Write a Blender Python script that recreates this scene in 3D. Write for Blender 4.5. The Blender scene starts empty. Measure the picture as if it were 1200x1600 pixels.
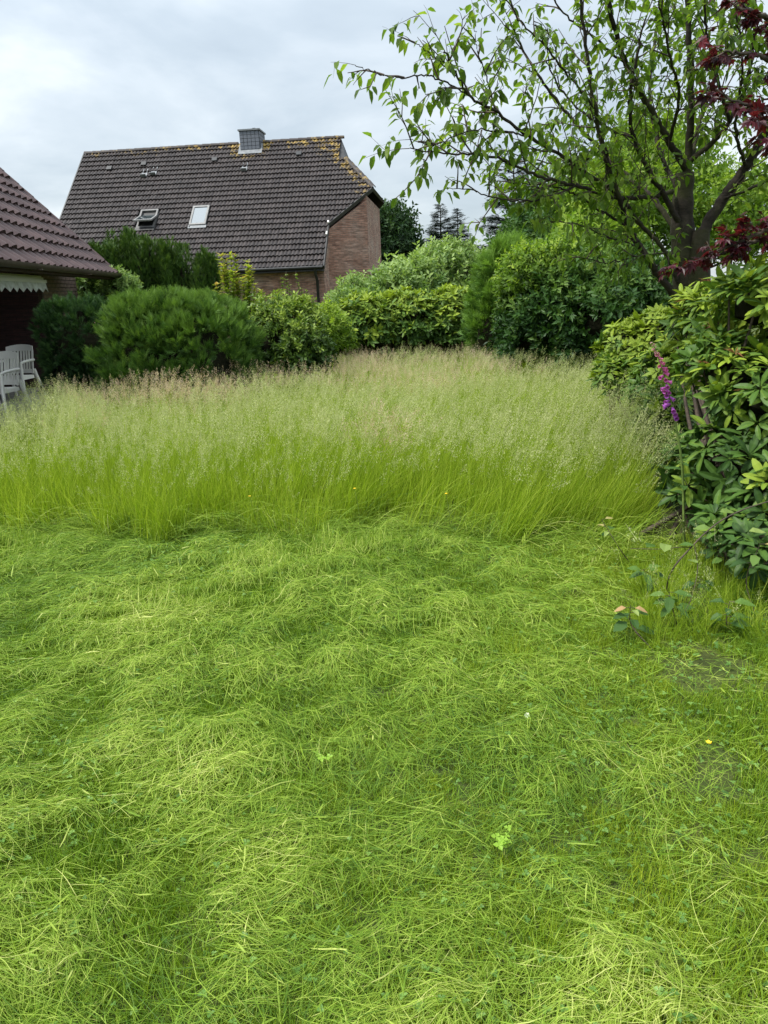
import bpy, bmesh, math, random
import numpy as np
from mathutils import Vector, Matrix

# ------------------------------------------------------------------ camera
F_PX, HZ, ROLL, CAM_H = 1110.4, 458.6, 0.0396, 1.6
PITCH = math.atan((800 - HZ) / F_PX)
sc = bpy.context.scene
COL = sc.collection
_fw = np.array([0, math.cos(PITCH), -math.sin(PITCH)])
_up0 = np.array([0, math.sin(PITCH), math.cos(PITCH)])
_r = math.cos(ROLL) * np.array([1., 0, 0]) - math.sin(ROLL) * _up0
_u = math.sin(ROLL) * np.array([1., 0, 0]) + math.cos(ROLL) * _up0
_o = np.array([0, 0, CAM_H])
cam_data = bpy.data.cameras.new('camera')
cam = bpy.data.objects.new('camera', cam_data)
COL.objects.link(cam)
cam.matrix_world = Matrix(((_r[0], _u[0], -_fw[0], 0), (_r[1], _u[1], -_fw[1], 0), (_r[2], _u[2], -_fw[2], CAM_H), (0, 0, 0, 1)))
cam_data.sensor_fit = 'VERTICAL'
cam_data.sensor_height = 36.0
cam_data.lens = F_PX / 1600 * 36.0
cam_data.clip_start = 0.05
cam_data.clip_end = 3000
sc.camera = cam

# ------------------------------------------------------------------ world, sun, exposure
SUN_EL, SUN_AZ = math.radians(55), math.radians(-105)     # azimuth from +y towards +x
wd = bpy.data.worlds.new('World'); sc.world = wd; wd.use_nodes = True
nt = wd.node_tree; nt.nodes.clear()
def N(t, ty, **kw):
    n = t.nodes.new(ty)
    for k, v in kw.items(): setattr(n, k, v)
    return n
def mth(t, op, a, b=None):
    n = N(t, 'ShaderNodeMath', operation=op)
    for i, x in enumerate((a, b)):
        if x is None: continue
        if hasattr(x, 'is_output'): t.links.new(x, n.inputs[i])
        else: n.inputs[i].default_value = x
    return n.outputs[0]
def ramp(t, fac, stops):
    n = N(t, 'ShaderNodeValToRGB')
    while len(n.color_ramp.elements) < len(stops): n.color_ramp.elements.new(0.5)
    for e, (p, c) in zip(n.color_ramp.elements, stops):
        e.position = p; e.color = (*c, 1) if len(c) == 3 else c
    t.links.new(fac, n.inputs[0]); return n.outputs[0]
def mixc(t, fac, a, b, mode='MIX'):
    n = N(t, 'ShaderNodeMix', data_type='RGBA', blend_type=mode)
    for s, x in ((0, fac), (6, a), (7, b)):
        if hasattr(x, 'is_output'): t.links.new(x, n.inputs[s])
        else: n.inputs[s].default_value = x if s == 0 else (*x, 1)
    return n.outputs[2]
sky = N(nt, 'ShaderNodeTexSky', sky_type='NISHITA')
sky.sun_disc = False; sky.sun_elevation = SUN_EL; sky.sun_rotation = SUN_AZ
tc = N(nt, 'ShaderNodeTexCoord'); sp = N(nt, 'ShaderNodeSeparateXYZ'); nt.links.new(tc.outputs['Generated'], sp.inputs[0])
zz = mth(nt, 'ADD', mth(nt, 'MAXIMUM', sp.outputs[2], 0.0), 0.22)
cb = N(nt, 'ShaderNodeCombineXYZ')
nt.links.new(mth(nt, 'DIVIDE', sp.outputs[0], zz), cb.inputs[0]); nt.links.new(mth(nt, 'DIVIDE', sp.outputs[1], zz), cb.inputs[1])
nz = N(nt, 'ShaderNodeTexNoise'); nz.inputs['Scale'].default_value = 1.25; nz.inputs['Detail'].default_value = 6; nz.inputs['Roughness'].default_value = 0.52
nz.inputs['Distortion'].default_value = 0.25
nt.links.new(cb.outputs[0], nz.inputs['Vector'])
cloud = ramp(nt, nz.outputs[0], [(0.30, (1.26, 1.46, 1.63)), (0.45, (1.56, 1.77, 1.93)), (0.57, (2.0, 2.18, 2.30)), (0.68, (2.6, 2.72, 2.78))])
# an overcast sky is brighter overhead; raised more there to light the garden
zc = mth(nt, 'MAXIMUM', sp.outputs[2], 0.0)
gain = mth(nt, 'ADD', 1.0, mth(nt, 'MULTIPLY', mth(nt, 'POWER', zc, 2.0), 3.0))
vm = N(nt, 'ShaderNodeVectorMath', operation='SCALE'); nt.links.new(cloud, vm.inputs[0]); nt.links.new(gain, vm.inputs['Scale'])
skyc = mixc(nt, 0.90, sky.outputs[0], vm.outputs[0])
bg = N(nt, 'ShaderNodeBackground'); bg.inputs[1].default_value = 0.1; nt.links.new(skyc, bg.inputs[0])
wo = N(nt, 'ShaderNodeOutputWorld'); nt.links.new(bg.outputs[0], wo.inputs[0])
sun_d = bpy.data.lights.new('sun', 'SUN'); sun_d.energy = 1.5; sun_d.angle = math.radians(12); sun_d.color = (1.0, 0.97, 0.90)
sun = bpy.data.objects.new('sun', sun_d); COL.objects.link(sun)
_sd = Vector((math.sin(SUN_AZ) * math.cos(SUN_EL), math.cos(SUN_AZ) * math.cos(SUN_EL), math.sin(SUN_EL)))
sun.rotation_euler = _sd.to_track_quat('Z', 'Y').to_euler(); sun.location = (0, 0, 30)
sc.view_settings.view_transform = 'Standard'; sc.view_settings.look = 'None'
sc.view_settings.exposure = 1.8; sc.view_settings.gamma = 1.0; sc.view_settings.use_curve_mapping = False
sc.cycles.use_denoising = True
try:
    sc.cycles.denoiser = 'OPENIMAGEDENOISE'; sc.cycles.denoising_input_passes = 'RGB_ALBEDO_NORMAL'; sc.cycles.denoising_prefilter = 'NONE'
except Exception: pass
sc.cycles.max_bounces = 6; sc.cycles.diffuse_bounces = 3; sc.cycles.glossy_bounces = 2; sc.cycles.transmission_bounces = 3
sc.cycles.caustics_reflective = False; sc.cycles.caustics_refractive = False

# ------------------------------------------------------------------ helpers
RNG = np.random.default_rng(11)
random.seed(5)
def at(px, py, Y):
    """point on the pixel's ray at forward distance Y"""
    d = _fw + _r * (px - 600) / F_PX - _u * (py - 800) / F_PX
    return _o + d * (Y / d[1])
def project(P):
    d = np.asarray(P, float) - _o; z = d @ _fw
    return 600 + F_PX * (d @ _r) / z, 800 - F_PX * (d @ _u) / z, z
def nrm(a): return a / np.maximum(np.linalg.norm(a, axis=-1, keepdims=True), 1e-9)

class SinNoise:
    """smooth 2-D noise, about -1..1, from random plane waves"""
    def __init__(s, seed, freq, n=9):
        r = np.random.default_rng(seed); a = r.uniform(0, 2 * np.pi, n); k = freq * r.uniform(.45, 1.6, n)
        s.kx, s.ky, s.p = k * np.cos(a), k * np.sin(a), r.uniform(0, 2 * np.pi, n)
    def __call__(s, x, y):
        x, y = np.asarray(x)[..., None], np.asarray(y)[..., None]
        return np.sin(x * s.kx + y * s.ky + s.p).sum(-1) / math.sqrt(len(s.p)) * .9

def mk_mesh(name, V, F, v=None, mats=(), mi=None, smooth=False):
    V = np.asarray(V, np.float32); F = np.asarray(F, np.int32); k = F.shape[1]
    me = bpy.data.meshes.new(name)
    me.vertices.add(len(V)); me.vertices.foreach_set('co', V.ravel())
    me.loops.add(F.size); me.loops.foreach_set('vertex_index', F.ravel())
    me.polygons.add(len(F)); me.polygons.foreach_set('loop_start', np.arange(len(F), dtype=np.int32) * k)
    if mi is not None: me.polygons.foreach_set('material_index', np.asarray(mi, np.int32))
    me.polygons.foreach_set('use_smooth', np.full(len(F), smooth, bool))
    if v is not None:
        a = me.attributes.new('v', 'FLOAT', 'POINT'); a.data.foreach_set('value', np.asarray(v, np.float32))
    for m in mats: me.materials.append(m)
    me.update(calc_edges=True)
    return me
def link(name, me, parent=None, **props):
    o = bpy.data.objects.new(name, me); COL.objects.link(o)
    if parent is not None: o.parent = parent
    for k, val in props.items(): o[k] = val
    return o
def thing(name, label, cat, loc=(0, 0, 0), rz=0.0, group=None):
    o = bpy.data.objects.new(name, None); COL.objects.link(o); o.empty_display_size = .1
    o.location = loc; o.rotation_euler = (0, 0, rz); o['label'] = label; o['category'] = cat
    if group: o['group'] = group
    return o
def tag(o, label, cat, group=None):
    o['label'] = label; o['category'] = cat
    if group: o['group'] = group
    return o
def scatter(tv, tf, M, T):
    n, k = len(T), len(tv)
    V = np.einsum('nij,kj->nki', M, tv) + T[:, None, :]
    F = tf[None] + (np.arange(n) * k)[:, None, None]
    return V.reshape(-1, 3), F.reshape(-1, tf.shape[1])
def frames(d, up, s=1.0):
    x = nrm(np.asarray(d, float)); y = nrm(np.cross(up, x)); z = np.cross(x, y)
    M = np.stack([x, y, z], -1)
    return M * (np.asarray(s)[..., None, None] if np.ndim(s) else s)
def rnd_dir(n, rng=RNG): return nrm(rng.normal(size=(n, 3)))

def boxes(bm, x0, x1, y0, y1, z0, z1):
    vs = [bm.verts.new(p) for p in ((x0, y0, z0), (x1, y0, z0), (x1, y1, z0), (x0, y1, z0), (x0, y0, z1), (x1, y0, z1), (x1, y1, z1), (x0, y1, z1))]
    for f in ((3, 2, 1, 0), (4, 5, 6, 7), (0, 1, 5, 4), (1, 2, 6, 5), (2, 3, 7, 6), (3, 0, 4, 7)): bm.faces.new([vs[i] for i in f])
    return vs
def bm_obj(name, bm, mat, parent=None, bevel=0, smooth=False, **props):
    if bevel: bmesh.ops.bevel(bm, geom=bm.edges[:], offset=bevel, segments=1, affect='EDGES')
    bmesh.ops.recalc_face_normals(bm, faces=bm.faces[:])
    me = bpy.data.meshes.new(name); bm.to_mesh(me); bm.free()
    if smooth:
        me.polygons.foreach_set('use_smooth', np.ones(len(me.polygons), bool))
    me.materials.append(mat)
    return link(name, me, parent, **props)
def box_obj(name, mat, parent, x0, x1, y0, y1, z0, z1, bevel=0, **props):
    bm = bmesh.new(); boxes(bm, x0, x1, y0, y1, z0, z1); return bm_obj(name, bm, mat, parent, bevel, **props)
def prism(name, mat, parent, poly, off, **props):
    """solid from a planar polygon (list of 3-D points) extruded by the vector off"""
    bm = bmesh.new(); a = [bm.verts.new(p) for p in poly]; b = [bm.verts.new(Vector(p) + Vector(off)) for p in poly]
    bm.faces.new(a); bm.faces.new(b[::-1]); n = len(poly)
    for i in range(n): bm.faces.new((a[i], a[(i + 1) % n], b[(i + 1) % n], b[i]))
    return bm_obj(name, bm, mat, parent, **props)

class Tubes:
    def __init__(s): s.V, s.F, s.n = [], [], 0
    def add(s, P, R, k=6):
        P = np.asarray(P, float); R = np.broadcast_to(np.asarray(R, float), (len(P),))
        t = nrm(np.gradient(P, axis=0)); ref = np.array([0, 0, 1.]) if abs(t[:, 2]).mean() < .8 else np.array([1., 0, 0])
        a = nrm(np.cross(t, ref)); b = np.cross(t, a); th = np.linspace(0, 2 * np.pi, k, endpoint=False)
        ring = P[:, None] + R[:, None, None] * (a[:, None] * np.cos(th)[None, :, None] + b[:, None] * np.sin(th)[None, :, None])
        m = len(P); i = np.arange(m - 1)[:, None] * k; j = np.arange(k)[None]; jn = (j + 1) % k
        f = np.stack([i + j, i + jn, i + k + jn, i + k + j], -1).reshape(-1, 4) + s.n
        s.V.append(ring.reshape(-1, 3)); s.F.append(f); s.n += m * k
    def build(s, name, mat, parent=None, **props):
        return link(name, mk_mesh(name, np.concatenate(s.V), np.concatenate(s.F), None, [mat], smooth=True), parent, **props)
def spline(P, n=8):
    P = np.asarray(P, float); Q = np.vstack([2 * P[0] - P[1], P, 2 * P[-1] - P[-2]]); out = []
    for i in range(len(P) - 1):
        p0, p1, p2, p3 = Q[i:i + 4]
        for t in np.linspace(0, 1, n, endpoint=False):
            out.append(.5 * ((2 * p1) + (-p0 + p2) * t + (2 * p0 - 5 * p1 + 4 * p2 - p3) * t * t + (-p0 + 3 * p1 - 3 * p2 + p3) * t ** 3))
    out.append(P[-1]); return np.array(out)

# ------------------------------------------------------------------ materials
def new_mat(name):
    m = bpy.data.materials.new(name); m.use_nodes = True; t = m.node_tree; t.nodes.clear()
    out = N(t, 'ShaderNodeOutputMaterial'); b = N(t, 'ShaderNodeBsdfPrincipled'); t.links.new(b.outputs[0], out.inputs[0])
    return m, t, b, out
def noise(t, scale, detail=3, vec=None, rough=.55, coord='Object'):
    n = N(t, 'ShaderNodeTexNoise'); n.inputs['Scale'].default_value = scale; n.inputs['Detail'].default_value = detail; n.inputs['Roughness'].default_value = rough
    if vec is None: vec = N(t, 'ShaderNodeTexCoord').outputs[coord]
    t.links.new(vec, n.inputs['Vector']); return n.outputs[0]
def bump(t, b, h, dist=.01, strength=.5):
    n = N(t, 'ShaderNodeBump'); n.inputs['Strength'].default_value = strength; n.inputs['Distance'].default_value = dist
    t.links.new(h, n.inputs['Height']); t.links.new(n.outputs[0], b.inputs['Normal'])
def leaf_mat(name, stops, rough=.5, trans=.3, spec=.35, rand=.0, tmul=1.25):
    """leaf: colour from the per-leaf value v, plus light let through the blade"""
    m, t, b, out = new_mat(name)
    a = N(t, 'ShaderNodeAttribute', attribute_name='v').outputs['Fac']
    if rand:
        oi = N(t, 'ShaderNodeObjectInfo').outputs['Random']
        a = mth(t, 'ADD', mth(t, 'MULTIPLY', a, 1 - rand), mth(t, 'MULTIPLY', oi, rand))
    k = len(stops); c = ramp(t, a, [(i / (k - 1), s) for i, s in enumerate(stops)])
    t.links.new(c, b.inputs['Base Color']); b.inputs['Roughness'].default_value = rough; b.inputs['Specular IOR Level'].default_value = spec
    tr = N(t, 'ShaderNodeBsdfTranslucent'); t.links.new(mixc(t, 1.0, c, (tmul, tmul * 1.05, tmul * .55), 'MULTIPLY'), tr.inputs[0])
    mx = N(t, 'ShaderNodeMixShader'); mx.inputs[0].default_value = trans
    t.links.new(b.outputs[0], mx.inputs[1]); t.links.new(tr.outputs[0], mx.inputs[2]); t.links.new(mx.outputs[0], out.inputs[0])
    return m
def plain(name, c1, c2=None, scale=20, rough=.6, bmp=0, bscale=60, spec=.4, metal=0):
    m, t, b, out = new_mat(name)
    if c2 is None: b.inputs['Base Color'].default_value = (*c1, 1)
    else: t.links.new(ramp(t, noise(t, scale), [(.32, c1), (.68, c2)]), b.inputs['Base Color'])
    b.inputs['Roughness'].default_value = rough; b.inputs['Specular IOR Level'].default_value = spec; b.inputs['Metallic'].default_value = metal
    if bmp: bump(t, b, noise(t, bscale, 4), bmp)
    return m

# brick wall: courses run along the wall, u = horizontal run, z = up (wall coordinates in UV-free form)
def brick_mat(name, ca, cb_, cm, dirt, bw=.25, bh=.075):
    m, t, b, out = new_mat(name)
    g = N(t, 'ShaderNodeTexCoord'); s = N(t, 'ShaderNodeSeparateXYZ'); t.links.new(g.outputs['Object'], s.inputs[0])
    ge = N(t, 'ShaderNodeNewGeometry'); sn = N(t, 'ShaderNodeSeparateXYZ')
    vt = N(t, 'ShaderNodeVectorTransform', vector_type='NORMAL', convert_from='WORLD', convert_to='OBJECT')
    t.links.new(ge.outputs['True Normal'], vt.inputs[0]); t.links.new(vt.outputs[0], sn.inputs[0])
    run = mth(t, 'SUBTRACT', mth(t, 'MULTIPLY', s.outputs[1], sn.outputs[0]), mth(t, 'MULTIPLY', s.outputs[0], sn.outputs[1]))
    c = N(t, 'ShaderNodeCombineXYZ'); t.links.new(run, c.inputs[0]); t.links.new(s.outputs[2], c.inputs[1])
    br = N(t, 'ShaderNodeTexBrick'); t.links.new(c.outputs[0], br.inputs['Vector'])
    for k, x in (('Scale', 1.0), ('Mortar Size', .006), ('Mortar Smooth', .2), ('Bias', 0.0), ('Brick Width', bw), ('Row Height', bh)): br.inputs[k].default_value = x
    br.inputs['Color1'].default_value = (*ca, 1); br.inputs['Color2'].default_value = (*cb_, 1); br.inputs['Mortar'].default_value = (*cm, 1)
    n1 = noise(t, 1.3, 4)
    col = mixc(t, mth(t, 'MULTIPLY', ramp(t, n1, [(.42, (0, 0, 0)), (.68, (1, 1, 1))]), .6), br.outputs[0], dirt)
    sc2 = N(t, 'ShaderNodeMapping'); t.links.new(g.outputs['Object'], sc2.inputs[0]); sc2.inputs['Scale'].default_value = (3, 3, 22)
    col = mixc(t, .75, col, ramp(t, noise(t, 1.0, 4, sc2.outputs[0], .7), [(.36, (.35, .33, .32)), (.5, (.9, .88, .86)), (.64, (1.5, 1.48, 1.45))]), 'MULTIPLY')
    t.links.new(col, b.inputs['Base Color']); b.inputs['Roughness'].default_value = .85
    bump(t, b, br.outputs['Fac'], -.008, .8)
    return m

def tile_mat(name, base, alt, lichen=None):
    m, t, b, out = new_mat(name)
    oi = N(t, 'ShaderNodeAttribute', attribute_name='v').outputs['Fac']
    gp = N(t, 'ShaderNodeNewGeometry').outputs['Position']
    col = ramp(t, oi, [(0, base), (1, alt)])
    col = mixc(t, .5, col, ramp(t, noise(t, 3.0, 5, gp), [(.3, (.55, .55, .55)), (.7, (1.25, 1.22, 1.25))]), 'MULTIPLY')
    sp_ = ramp(t, noise(t, 9, 4, gp, .7), [(.70, (0, 0, 0)), (.74, (1, 1, 1))])
    col = mixc(t, mth(t, 'MULTIPLY', sp_, .30), col, (.30, .29, .27))
    if lichen is not None:
        la = N(t, 'ShaderNodeAttribute', attribute_name='lichen').outputs['Fac']
        fac = mth(t, 'MULTIPLY', ramp(t, mth(t, 'ADD', mth(t, 'MULTIPLY', la, .29), mth(t, 'MULTIPLY', noise(t, 4.2, 6, gp, .68), 1.0)), [(.70, (0, 0, 0)), (.82, (1, 1, 1))]), .9)
        lc = ramp(t, noise(t, 25, 2, gp), [(.35, lichen), (.65, (.36, .27, .07))])
        col = mixc(t, fac, col, lc)
    t.links.new(col, b.inputs['Base Color']); b.inputs['Roughness'].default_value = .62; b.inputs['Specular IOR Level'].default_value = .35
    bump(t, b, noise(t, 90, 3, gp), .002, .6)
    return m

def bark_mat(name, c1, c2, moss=None):
    m, t, b, out = new_mat(name)
    g = N(t, 'ShaderNodeTexCoord'); mp = N(t, 'ShaderNodeMapping'); t.links.new(g.outputs['Object'], mp.inputs[0]); mp.inputs['Scale'].default_value = (1, 1, 2.2)
    n = noise(t, 14, 6, mp.outputs[0], .65)
    c = ramp(t, n, [(.3, c1), (.7, c2)])
    if moss: c = mixc(t, mth(t, 'MULTIPLY', ramp(t, noise(t, 3.2, 4), [(.45, (0, 0, 0)), (.65, (1, 1, 1))]), .7), c, moss)
    t.links.new(c, b.inputs['Base Color']); b.inputs['Roughness'].default_value = .9; b.inputs['Specular IOR Level'].default_value = .2
    bump(t, b, n, .012, .9)
    return m

M = {}
M['bark'] = bark_mat('cherry_bark', (.012, .010, .008), (.052, .042, .034), (.050, .054, .020))
M['twig'] = plain('twig_bark', (.035, .026, .020), (.09, .065, .045), 30, .85)
M['dark_core'] = plain('core_shade', (.010, .012, .006), (.028, .026, .014), 14, .95, .03, 22, spec=.1)  # near-black: the shade deep inside bushes is put into the colour
M['white_plastic'] = plain('white_plastic', (.80, .78, .73), (.84, .82, .77), 6, .35)
M['zinc'] = plain('zinc', (.14, .15, .16), (.22, .23, .24), 8, .5)
M['gutter'] = plain('brown_gutter', (.060, .042, .034), (.10, .072, .058), 5, .45)
M['black_trim'] = plain('black_trim', (.012, .012, .013), (.03, .03, .03), 6, .5)
M['dark_wood'] = plain('dark_wood', (.030, .014, .012), (.055, .026, .020), 9, .7, .003, 30)
M['step'] = plain('galvanised_step', (.13, .14, .15), (.24, .25, .26), 12, .55)
M['slate'] = plain('slate', (.085, .095, .115), (.15, .16, .185), 4, .5, .003, 40)
M['skyframe'] = plain('skylight_frame', (.10, .10, .10), (.16, .15, .14), 8, .5)
M['skyframe_light'] = plain('skylight_frame_light', (.16, .155, .15), (.23, .225, .215), 8, .45)
mg, t_, b_, _x = new_mat('window_glass'); b_.inputs['Base Color'].default_value = (.05, .065, .07, 1); b_.inputs['Roughness'].default_value = .03; b_.inputs['Specular IOR Level'].default_value = 1.0
b_.inputs['Coat Weight'].default_value = 1.0; b_.inputs['Coat IOR'].default_value = 2.2; b_.inputs['Coat Roughness'].default_value = .02
M['glass'] = mg
M['brick'] = brick_mat('red_brown_brick', (.23, .115, .080), (.36, .20, .145), (.16, .135, .115), (.37, .30, .25))
M['brick_dark'] = brick_mat('grey_brown_brick', (.16, .11, .085), (.22, .15, .12), (.10, .085, .075), (.10, .085, .075))
M['tile'] = tile_mat('grey_brown_roof_tile', (.024, .018, .017), (.040, .031, .029), (.30, .17, .03))
M['tile_red'] = tile_mat('red_brown_roof_tile', (.050, .026, .025), (.082, .047, .044))
M['awning'] = plain('stained_awning_cloth', (.45, .46, .40), (.74, .76, .74), 9, .7)

# ------------------------------------------------------------------ ground
def ground_mat():
    m, t, b, out = new_mat('lawn_soil')
    gp = N(t, 'ShaderNodeNewGeometry').outputs['Position']; s = N(t, 'ShaderNodeSeparateXYZ'); t.links.new(gp, s.inputs[0])
    c = ramp(t, noise(t, 3.0, 6, gp, .6), [(.25, (.030, .040, .012)), (.5, (.055, .075, .018)), (.75, (.085, .095, .028))])
    moss = ramp(t, noise(t, 1.7, 5, gp, .6), [(.5, (0, 0, 0)), (.66, (1, 1, 1))])
    c = mixc(t, mth(t, 'MULTIPLY', moss, .6), c, (.095, .105, .024))
    # bare soil by the shrub bed on the right
    w = mth(t, 'ADD', mth(t, 'SUBTRACT', s.outputs[0], mth(t, 'MULTIPLY', s.outputs[1], .26)), mth(t, 'MULTIPLY', noise(t, 2.6, 5, gp), .9))
    f = ramp(t, w, [(1.05, (0, 0, 0)), (1.32, (1, 1, 1))])
    soil = ramp(t, noise(t, 16, 5, gp, .7), [(.3, (.022, .015, .010)), (.6, (.065, .046, .030)), (.8, (.12, .09, .055))])
    c = mixc(t, f, c, soil)
    t.links.new(c, b.inputs['Base Color']); b.inputs['Roughness'].default_value = .95; b.inputs['Specular IOR Level'].default_value = .15
    bump(t, b, noise(t, 40, 5, gp, .7), .02, .9)
    return m
M['ground'] = ground_mat()
ground = link('ground', mk_mesh('ground', [(-900, -60, 0), (900, -60, 0), (900, 1600, 0), (-900, 1600, 0)], [[0, 1, 2, 3]], None, [M['ground']]), kind='structure')
M['concrete'] = plain('concrete_paver', (.20, .19, .175), (.30, .285, .26), 5, .85, .003, 50)
bm = bmesh.new(); boxes(bm, -10.2, -5.32, 7.2, 15.2, -.05, .03); patio = bm_obj('patio', bm, M['concrete'], kind='structure')

# ------------------------------------------------------------------ roof tiles
def tile_geo(w, L, humps, hh, lip, seg=5):
    """concrete pantile in tile space: x across, y up the slope, z off the roof; raised tail at the lower edge"""
    n = humps * seg + 1; x = np.linspace(0, w, n); ph = x / w * humps
    z = hh * (.5 - .5 * np.cos(2 * np.pi * ph)) ** .8
    V = []; 
    for y, zo in ((0, lip), (L, 0.0)): V += [(a, y, zo + c) for a, c in zip(x, z)]
    V += [(a, 0, lip + c) for a, c in zip(x, z)] + [(a, .004, c - .012) for a, c in zip(x, z)]
    F = [(i, i + 1, n + i + 1, n + i) for i in range(n - 1)] + [(2 * n + i + 1, 2 * n + i, 3 * n + i, 3 * n + i + 1) for i in range(n - 1)]
    return np.array(V), np.array(F)
def add_attr(me, name, val):
    a = me.attributes.new(name, 'FLOAT', 'POINT'); a.data.foreach_set('value', np.asarray(val, np.float32))

class RoofPlane:
    """x along the eave, s up the slope, h off the roof, in the house's own coordinates"""
    def __init__(s, x0, y0, z0, pitch, flip=1): s.o = np.array([x0, y0, z0]); s.c, s.s, s.f = math.cos(pitch), math.sin(pitch), flip
    def p(s, x, sl, h=0.0): return s.o + np.array([x, s.f * (sl * s.c - h * s.s), sl * s.s + h * s.c])
    def mat(s, x, sl, h=0.0):
        p = s.p(x, sl, h)
        return Matrix(((1, 0, 0, p[0]), (0, s.f * s.c, -s.f * s.s, p[1]), (0, s.s, s.c, p[2]), (0, 0, 0, 1)))

# ------------------------------------------------------------------ neighbour's house (brick, dark tiled roof)
HX, HY, HROT, ZE, RP, SL = -1.851, 27.948, -.1108, 2.644, .7855, 7.42
XL, XR, XK, SK, XT, ST, XH, SH = -11.22, .093, -.056, 2.258, 1.61, 4.216, .377, 6.074
house = thing('brick_house', 'brick house with steep dark tiled roof, slate chimney and two skylights behind the hedges', 'house', (HX, HY, 0), HROT)
RPn = RoofPlane(0, 0, ZE, RP)
C_, S_ = math.cos(RP), math.sin(RP); DEP = 2 * SL * C_
def mir(p): return (p[0], DEP - p[1], p[2])
poly = [(XL, 0), (XK, 0), (XK, SK), (XT, ST), (XH, SH), (XR, SL), (XL, SL)]
roof = prism('roof', M['black_trim'], house, [RPn.p(x, s, -.02) for x, s in poly], Vector((0, S_, -C_)) * .14)
prism('rear_roof', M['tile'], house, [mir(RPn.p(x, s, -.01)) for x, s in poly], Vector((0, -S_, -C_)) * .13)
T1, H1 = RPn.p(XT, ST, .02), RPn.p(XH, SH, .02); T2, H2 = mir(T1), mir(H1)
prism('hip_end', M['tile'], house, [T1, T2, H2, H1], (-.08, 0, -.08))
R1 = RPn.p(XR, SL, -.02)
prism('gablet', M['black_trim'], house, [H1 + np.array([-.02, 0, -.05]), np.array(H2) + np.array([-.02, 0, -.05]), R1], (-.06, 0, 0))
# walls
def under(y): return ZE + y / C_ * S_ - .17 / C_ * 1.0
def wall(name, a, b, mat=None, ends=None, th=.24):
    za = under(min(a[1], DEP - a[1])) if ends is None else ends[0]; zb = under(min(b[1], DEP - b[1])) if ends is None else ends[1]
    d = Vector((b[0] - a[0], b[1] - a[1], 0)).normalized(); n = Vector((-d.y, d.x, 0)) * th
    return prism(name, mat or M['brick'], house, [(a[0], a[1], -.02), (b[0], b[1], -.02), (b[0], b[1], zb), (a[0], a[1], za)], n)
YF, XWL, XWR = .38, -10.9, -.10
BX, BY = XT - .26, (ST - .32) * C_
wall('front_wall', (XWL, YF), (XWR, YF))
wall('side_wall', (XWR + .002, YF + .002), (XWR + .002, SK * C_))
wall('corner_wall', (XWR + .004, SK * C_ + .002), (BX, BY))
wall('end_wall', (BX - .002, BY + .002), (BX - .002, DEP - BY), ends=(ZE + ST * S_ - .3,) * 2)
wall('rear_wall', (BX - .1, DEP - BY), (XWL, DEP - YF), ends=(ZE - .1, ZE - .1))
bm = bmesh.new(); v_ = [bm.verts.new(p) for p in ((XWL, YF, 0), (XWL, DEP - YF, 0), (XWL, DEP - YF, ZE - .1), (XWL, DEP / 2, ZE + SL * S_ - .3), (XWL, YF, ZE - .1))]; bm.faces.new(v_)
bm_obj('gable_wall', bm, M['brick'], house)
# tiles
TW, GA = .30, SL / 25
tv, tf = tile_geo(TW, GA + .05, 2, .042, .062)
ncol, nrow = int(math.ceil((XT - XL) / TW)), 25
tiles = []
def right_edge(s):
    if s < SK: return XK
    if s < ST: return XK + (XT - XK) * (s - SK) / (ST - SK)
    if s < SH: return XT + (XH - XT) * (s - ST) / (SH - ST)
    return XR
sky_rects = [(-5.61, -4.95, 2.48, 3.54), (-7.82, -7.08, 2.50, 3.54)]
chim = (-4.16, -3.28, 6.79, SL + .2)
cut_tiles = []
for r in range(nrow):
    s0 = r * GA; off = (r % 2) * 0.0
    for c in range(ncol):
        x0 = XL + c * TW + off
        e0, e1 = right_edge(s0 + .01), right_edge(s0 + GA)
        if x0 > max(e0, e1): continue
        if any(x0 + TW * .5 > a and x0 + TW * .5 < b and s0 + GA * .5 > d and s0 + GA * .5 < f for a, b, d, f in (*sky_rects, chim)): continue
        (cut_tiles if x0 + TW > min(e0, e1) else tiles).append((x0, s0, e0, e1))
tiles.sort(key=lambda q: (round(q[1] / GA), -q[0]))
def lich(x, s):
    v = max(0, 1 - (SL - s) / .75) * .9
    if x > -2.2: v = max(v, 1 - (SL - s) / 1.1 if SL - s < 1.1 else 0) * 1.15
    if -1.0 < x < .1: v = max(v, 1.05 - (SL - s) / 2.3)
    if -4.6 < x < -2.9: v = max(v, 1.25 - (SL - s) / 1.5)
    d = abs((x + .15) - right_edge(s + .15)); 
    if s > SK + 1.4: v = max(v, 1.0 - d / .75)
    return max(0, min(v, 1.2)) - .15
rr = np.random.default_rng(3)
tile_vars = []
for k in range(6):
    me = mk_mesh('roof_tile', tv, tf, np.full(len(tv), k / 5), [M['tile']], smooth=True); add_attr(me, 'lichen', np.full(len(tv), -.3)); tile_vars.append(me)
for x0, s0, e0, e1 in tiles[:300]:
    o = link('roof_tile', tile_vars[rr.integers(6)], roof)
    o.matrix_local = RPn.mat(x0, s0, rr.normal() * .003)
rest = tiles[300:]; Ms, Ts, vv, ll = [], [], [], []
for x0, s0, e0, e1 in rest:
    m = np.array(RPn.mat(x0, s0, rr.normal() * .003)); Ms.append(m[:3, :3]); Ts.append(m[:3, 3]); vv += [rr.random()] * len(tv); ll += [lich(x0 + q[0], s0 + q[1]) for q in tv]
V, F = scatter(tv, tf, np.array(Ms), np.array(Ts))
bm = bmesh.new()   # tiles cut along verge and hip
cutV, cutF, cl = [], [], []
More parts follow.
